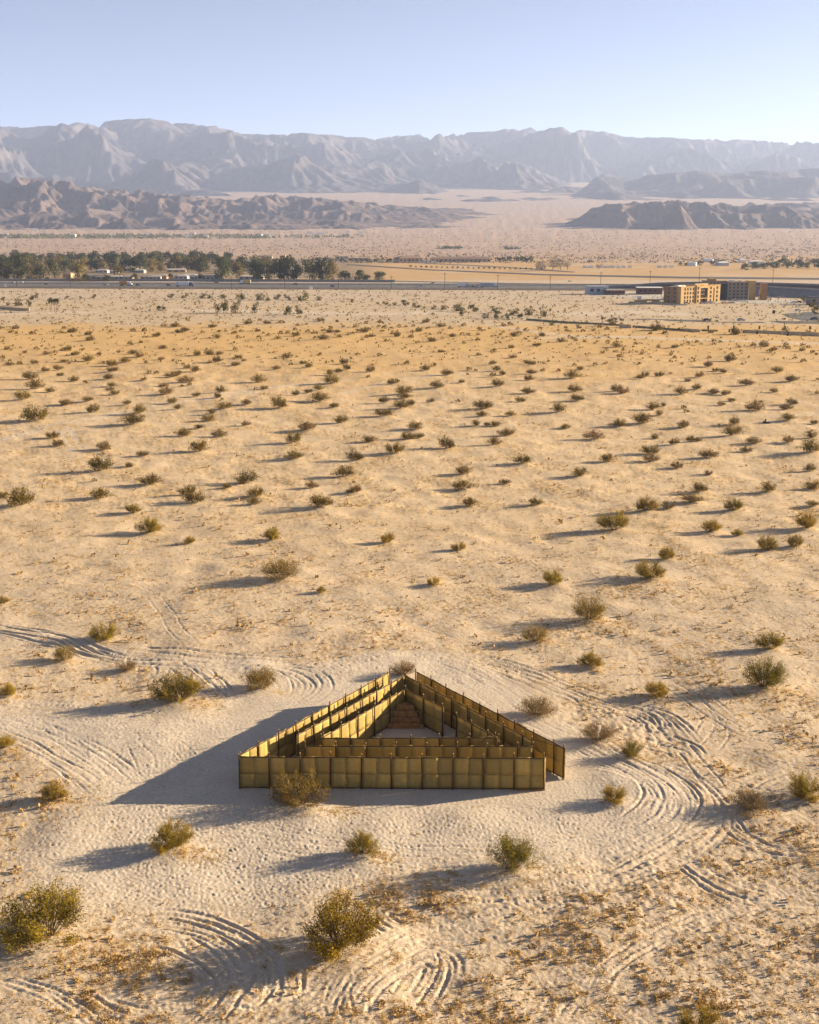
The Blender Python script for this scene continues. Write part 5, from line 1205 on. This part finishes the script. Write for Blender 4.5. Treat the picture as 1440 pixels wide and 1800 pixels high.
def wheels(r, xs, y, rad, wd):
    me = None
    for x in xs:
        for s_ in (-1, 1):
            w = MB().tube((x, s_*y - s_*wd, rad), (x, s_*y, rad), rad, rad, 12).build('wheel', M['rubber'], r)
            MB().tube((x, s_*y, rad), (x, s_*(y + .02), rad), rad*.55, rad*.5, 10).build('rim', M['pole_steel'], w)
def car(px, y, paint, label, flip=False, z=.27, suv=False, dy=0.0, group=None):
    p = P(px, y, z) if dy == 0 else np.array([P(px, y, z)[0], P(px, y, z)[1] + dy, z])
    r = empty('car', tuple(p), math.pi if flip else 0); tag(r, label, 'car', group); k = .25 if suv else 0
    MB().extrude_y([(-2.25,.35),(2.25,.35),(2.3,.75),(1.4,.95+k*.4),(-2.1,1.0+k*.4),(-2.3,.8)], -.88, .88).build('body', M[paint], r)
    MB().extrude_y([(-1.9,1.005+k*.4),(1.0,.97+k*.4),(.35,1.42+k),(-1.3,1.45+k)], -.76, .76).build('cabin', M['glass'], r)
    MB().extrude_y([(-1.3,1.46+k),(.35,1.43+k),(.3,1.48+k),(-1.25,1.5+k)], -.74, .74).build('roof', M[paint], r)
    wheels(r, (-1.4, 1.4), .9, .33, .2)
    MB().box(2.2, 2.31, -.8, -.5, .62, .76).box(2.2, 2.31, .5, .8, .62, .76).build('headlight', M['white'], r)
def truck(px, y, trailer, cab, L, label, flip=False, z=.27):
    p = P(px, y, z); r = empty('truck', tuple(p), math.pi if flip else 0); tag(r, label, 'truck')
    MB().box(-L, -.4, -1.3, 1.3, 1.15, 4.1).build('trailer', M[trailer], r)
    MB().box(-L + .1, 3.6, -.5, .5, .75, 1.12).build('chassis', M['dark'], r)
    c_ = MB().extrude_y([(0,1.13),(3.9,1.13),(4.0,2.0),(2.9,2.3),(2.5,3.6),(0,3.8)], -1.2, 1.2).build('cab', M[cab], r)
    MB().extrude_y([(2.93,2.35),(2.95,2.32),(2.6,3.4),(2.55,3.4)], -1.0, 1.0).build('windscreen', M['glass'], c_)
    wheels(r, (-L + 1.2, -L + 2.5, .3, 3.1), 1.25, .5, .35)
truck(333, 503.3, 'white', 'car_blue', 12.5, 'white box semi-trailer with a dark blue cab on the highway')
truck(869, 505.2, 'bluewall', 'white', 12.5, 'pale blue-grey semi-trailer with a white cab on the highway')
truck(225, 502.3, 'car_orange', 'white', 7.5, 'orange box truck with a white cab on the highway')
truck(428, 499.5, 'beige', 'white', 7, 'cream flatbed box truck on the far carriageway', True)
truck(819, 505.2, 'white', 'car_silver', 7.5, 'white motorhome-like box truck following the semi-trailer')
for x, y, c_, s_, f_ in ((82,500.6,'car_blue',0,0),(186,501.6,'car_silver',0,0),(243,502,'car_black',0,0),(297,502.2,'car_black',1,0),(519,500.3,'car_black',0,1),(585,504.2,'car_blue',1,0),(734,504.8,'car_white',0,0),(741,503.6,'car_silver',0,0),(832,505.0,'car_black',0,0),(840,505.0,'car_silver',1,0),(22,497.5,'car_silver',0,1),(37,497.5,'car_white',0,1),(381,497.5,'car_red',0,1),(760,499.0,'car_silver',0,1)):
    col_ = {'car_blue':'dark blue','car_silver':'silver','car_black':'black','car_white':'white','car_red':'red'}[c_]
    car(x, y, c_, '%s %s driving on the highway beside the %s' % (col_, 'sport utility car' if s_ else 'saloon car', 'tree belt' if x < 690 else 'open orange field'), bool(f_), suv=bool(s_), group='cars on the highway')
for x, y, c_ in ((1207,534.5,'car_silver'),(1235,534,'car_silver'),(1247,533.5,'car_white'),(1252,533.6,'car_white'),(1292,528.5,'car_white'),(1296,529,'car_silver'),(1305,529.5,'car_white'),(1310,528.7,'car_silver'),(1337,526,'car_white'),(1341,525.6,'car_red'),(1346,525.5,'car_white'),(1351,525.8,'car_white'),(1345,523.4,'car_white'),(1373,523.4,'car_silver'),(1395,533,'car_white'),(1404,532.5,'car_black'),(1416,533,'car_white')):
    col_ = {'car_silver':'silver','car_black':'black','car_white':'white','car_red':'red'}[c_]
    car(x, y, c_, '%s car parked by the hotel buildings' % col_, random.random() < .5, z=.07, group='cars parked by the hotels')
car(1243, 564.3, 'car_black', 'black car on the paved road before the building site', z=.07); car(1303, 564.0, 'car_silver', 'silver car on the paved road past the sand lot', z=.07); car(1403, 547, 'car_white', 'white car at the bend of the paved road', z=.06); car(1432, 562, 'car_blue', 'blue car at the paved road junction', z=.07)
car(1002, 495.5, 'car_white', 'white car parked on the bare ground past the highway', z=.3)

# dark rubble on the flat
p = P(1350, 745.5); rb = empty('rubble_heap', (p[0], p[1], float(zat(p[0], p[1])))); tag(rb, 'dark heap of dumped slabs on the far desert flat', 'rubble')
for k, (x, y, z, a, b, c_) in enumerate(((-1.2,0,.0,2.2,1.2,.7),(.6,.3,.0,2.0,1.3,.35),(-.4,.5,.3,1.6,.5,.9))):
    q = MB().poly([(0,0,0),(a,.2,0),(a*.9,b,0),(.1,b,0),(.2,.1,c_),(a*.8,.3,c_*.6),(a*.7,b*.9,c_*.7),(.3,b*.8,c_)],[(0,3,2,1),(4,5,6,7),(0,1,5,4),(1,2,6,5),(2,3,7,6),(3,0,4,7)]).build('slab', M['dark'], rb, (x, y, z - .1), k * .4)
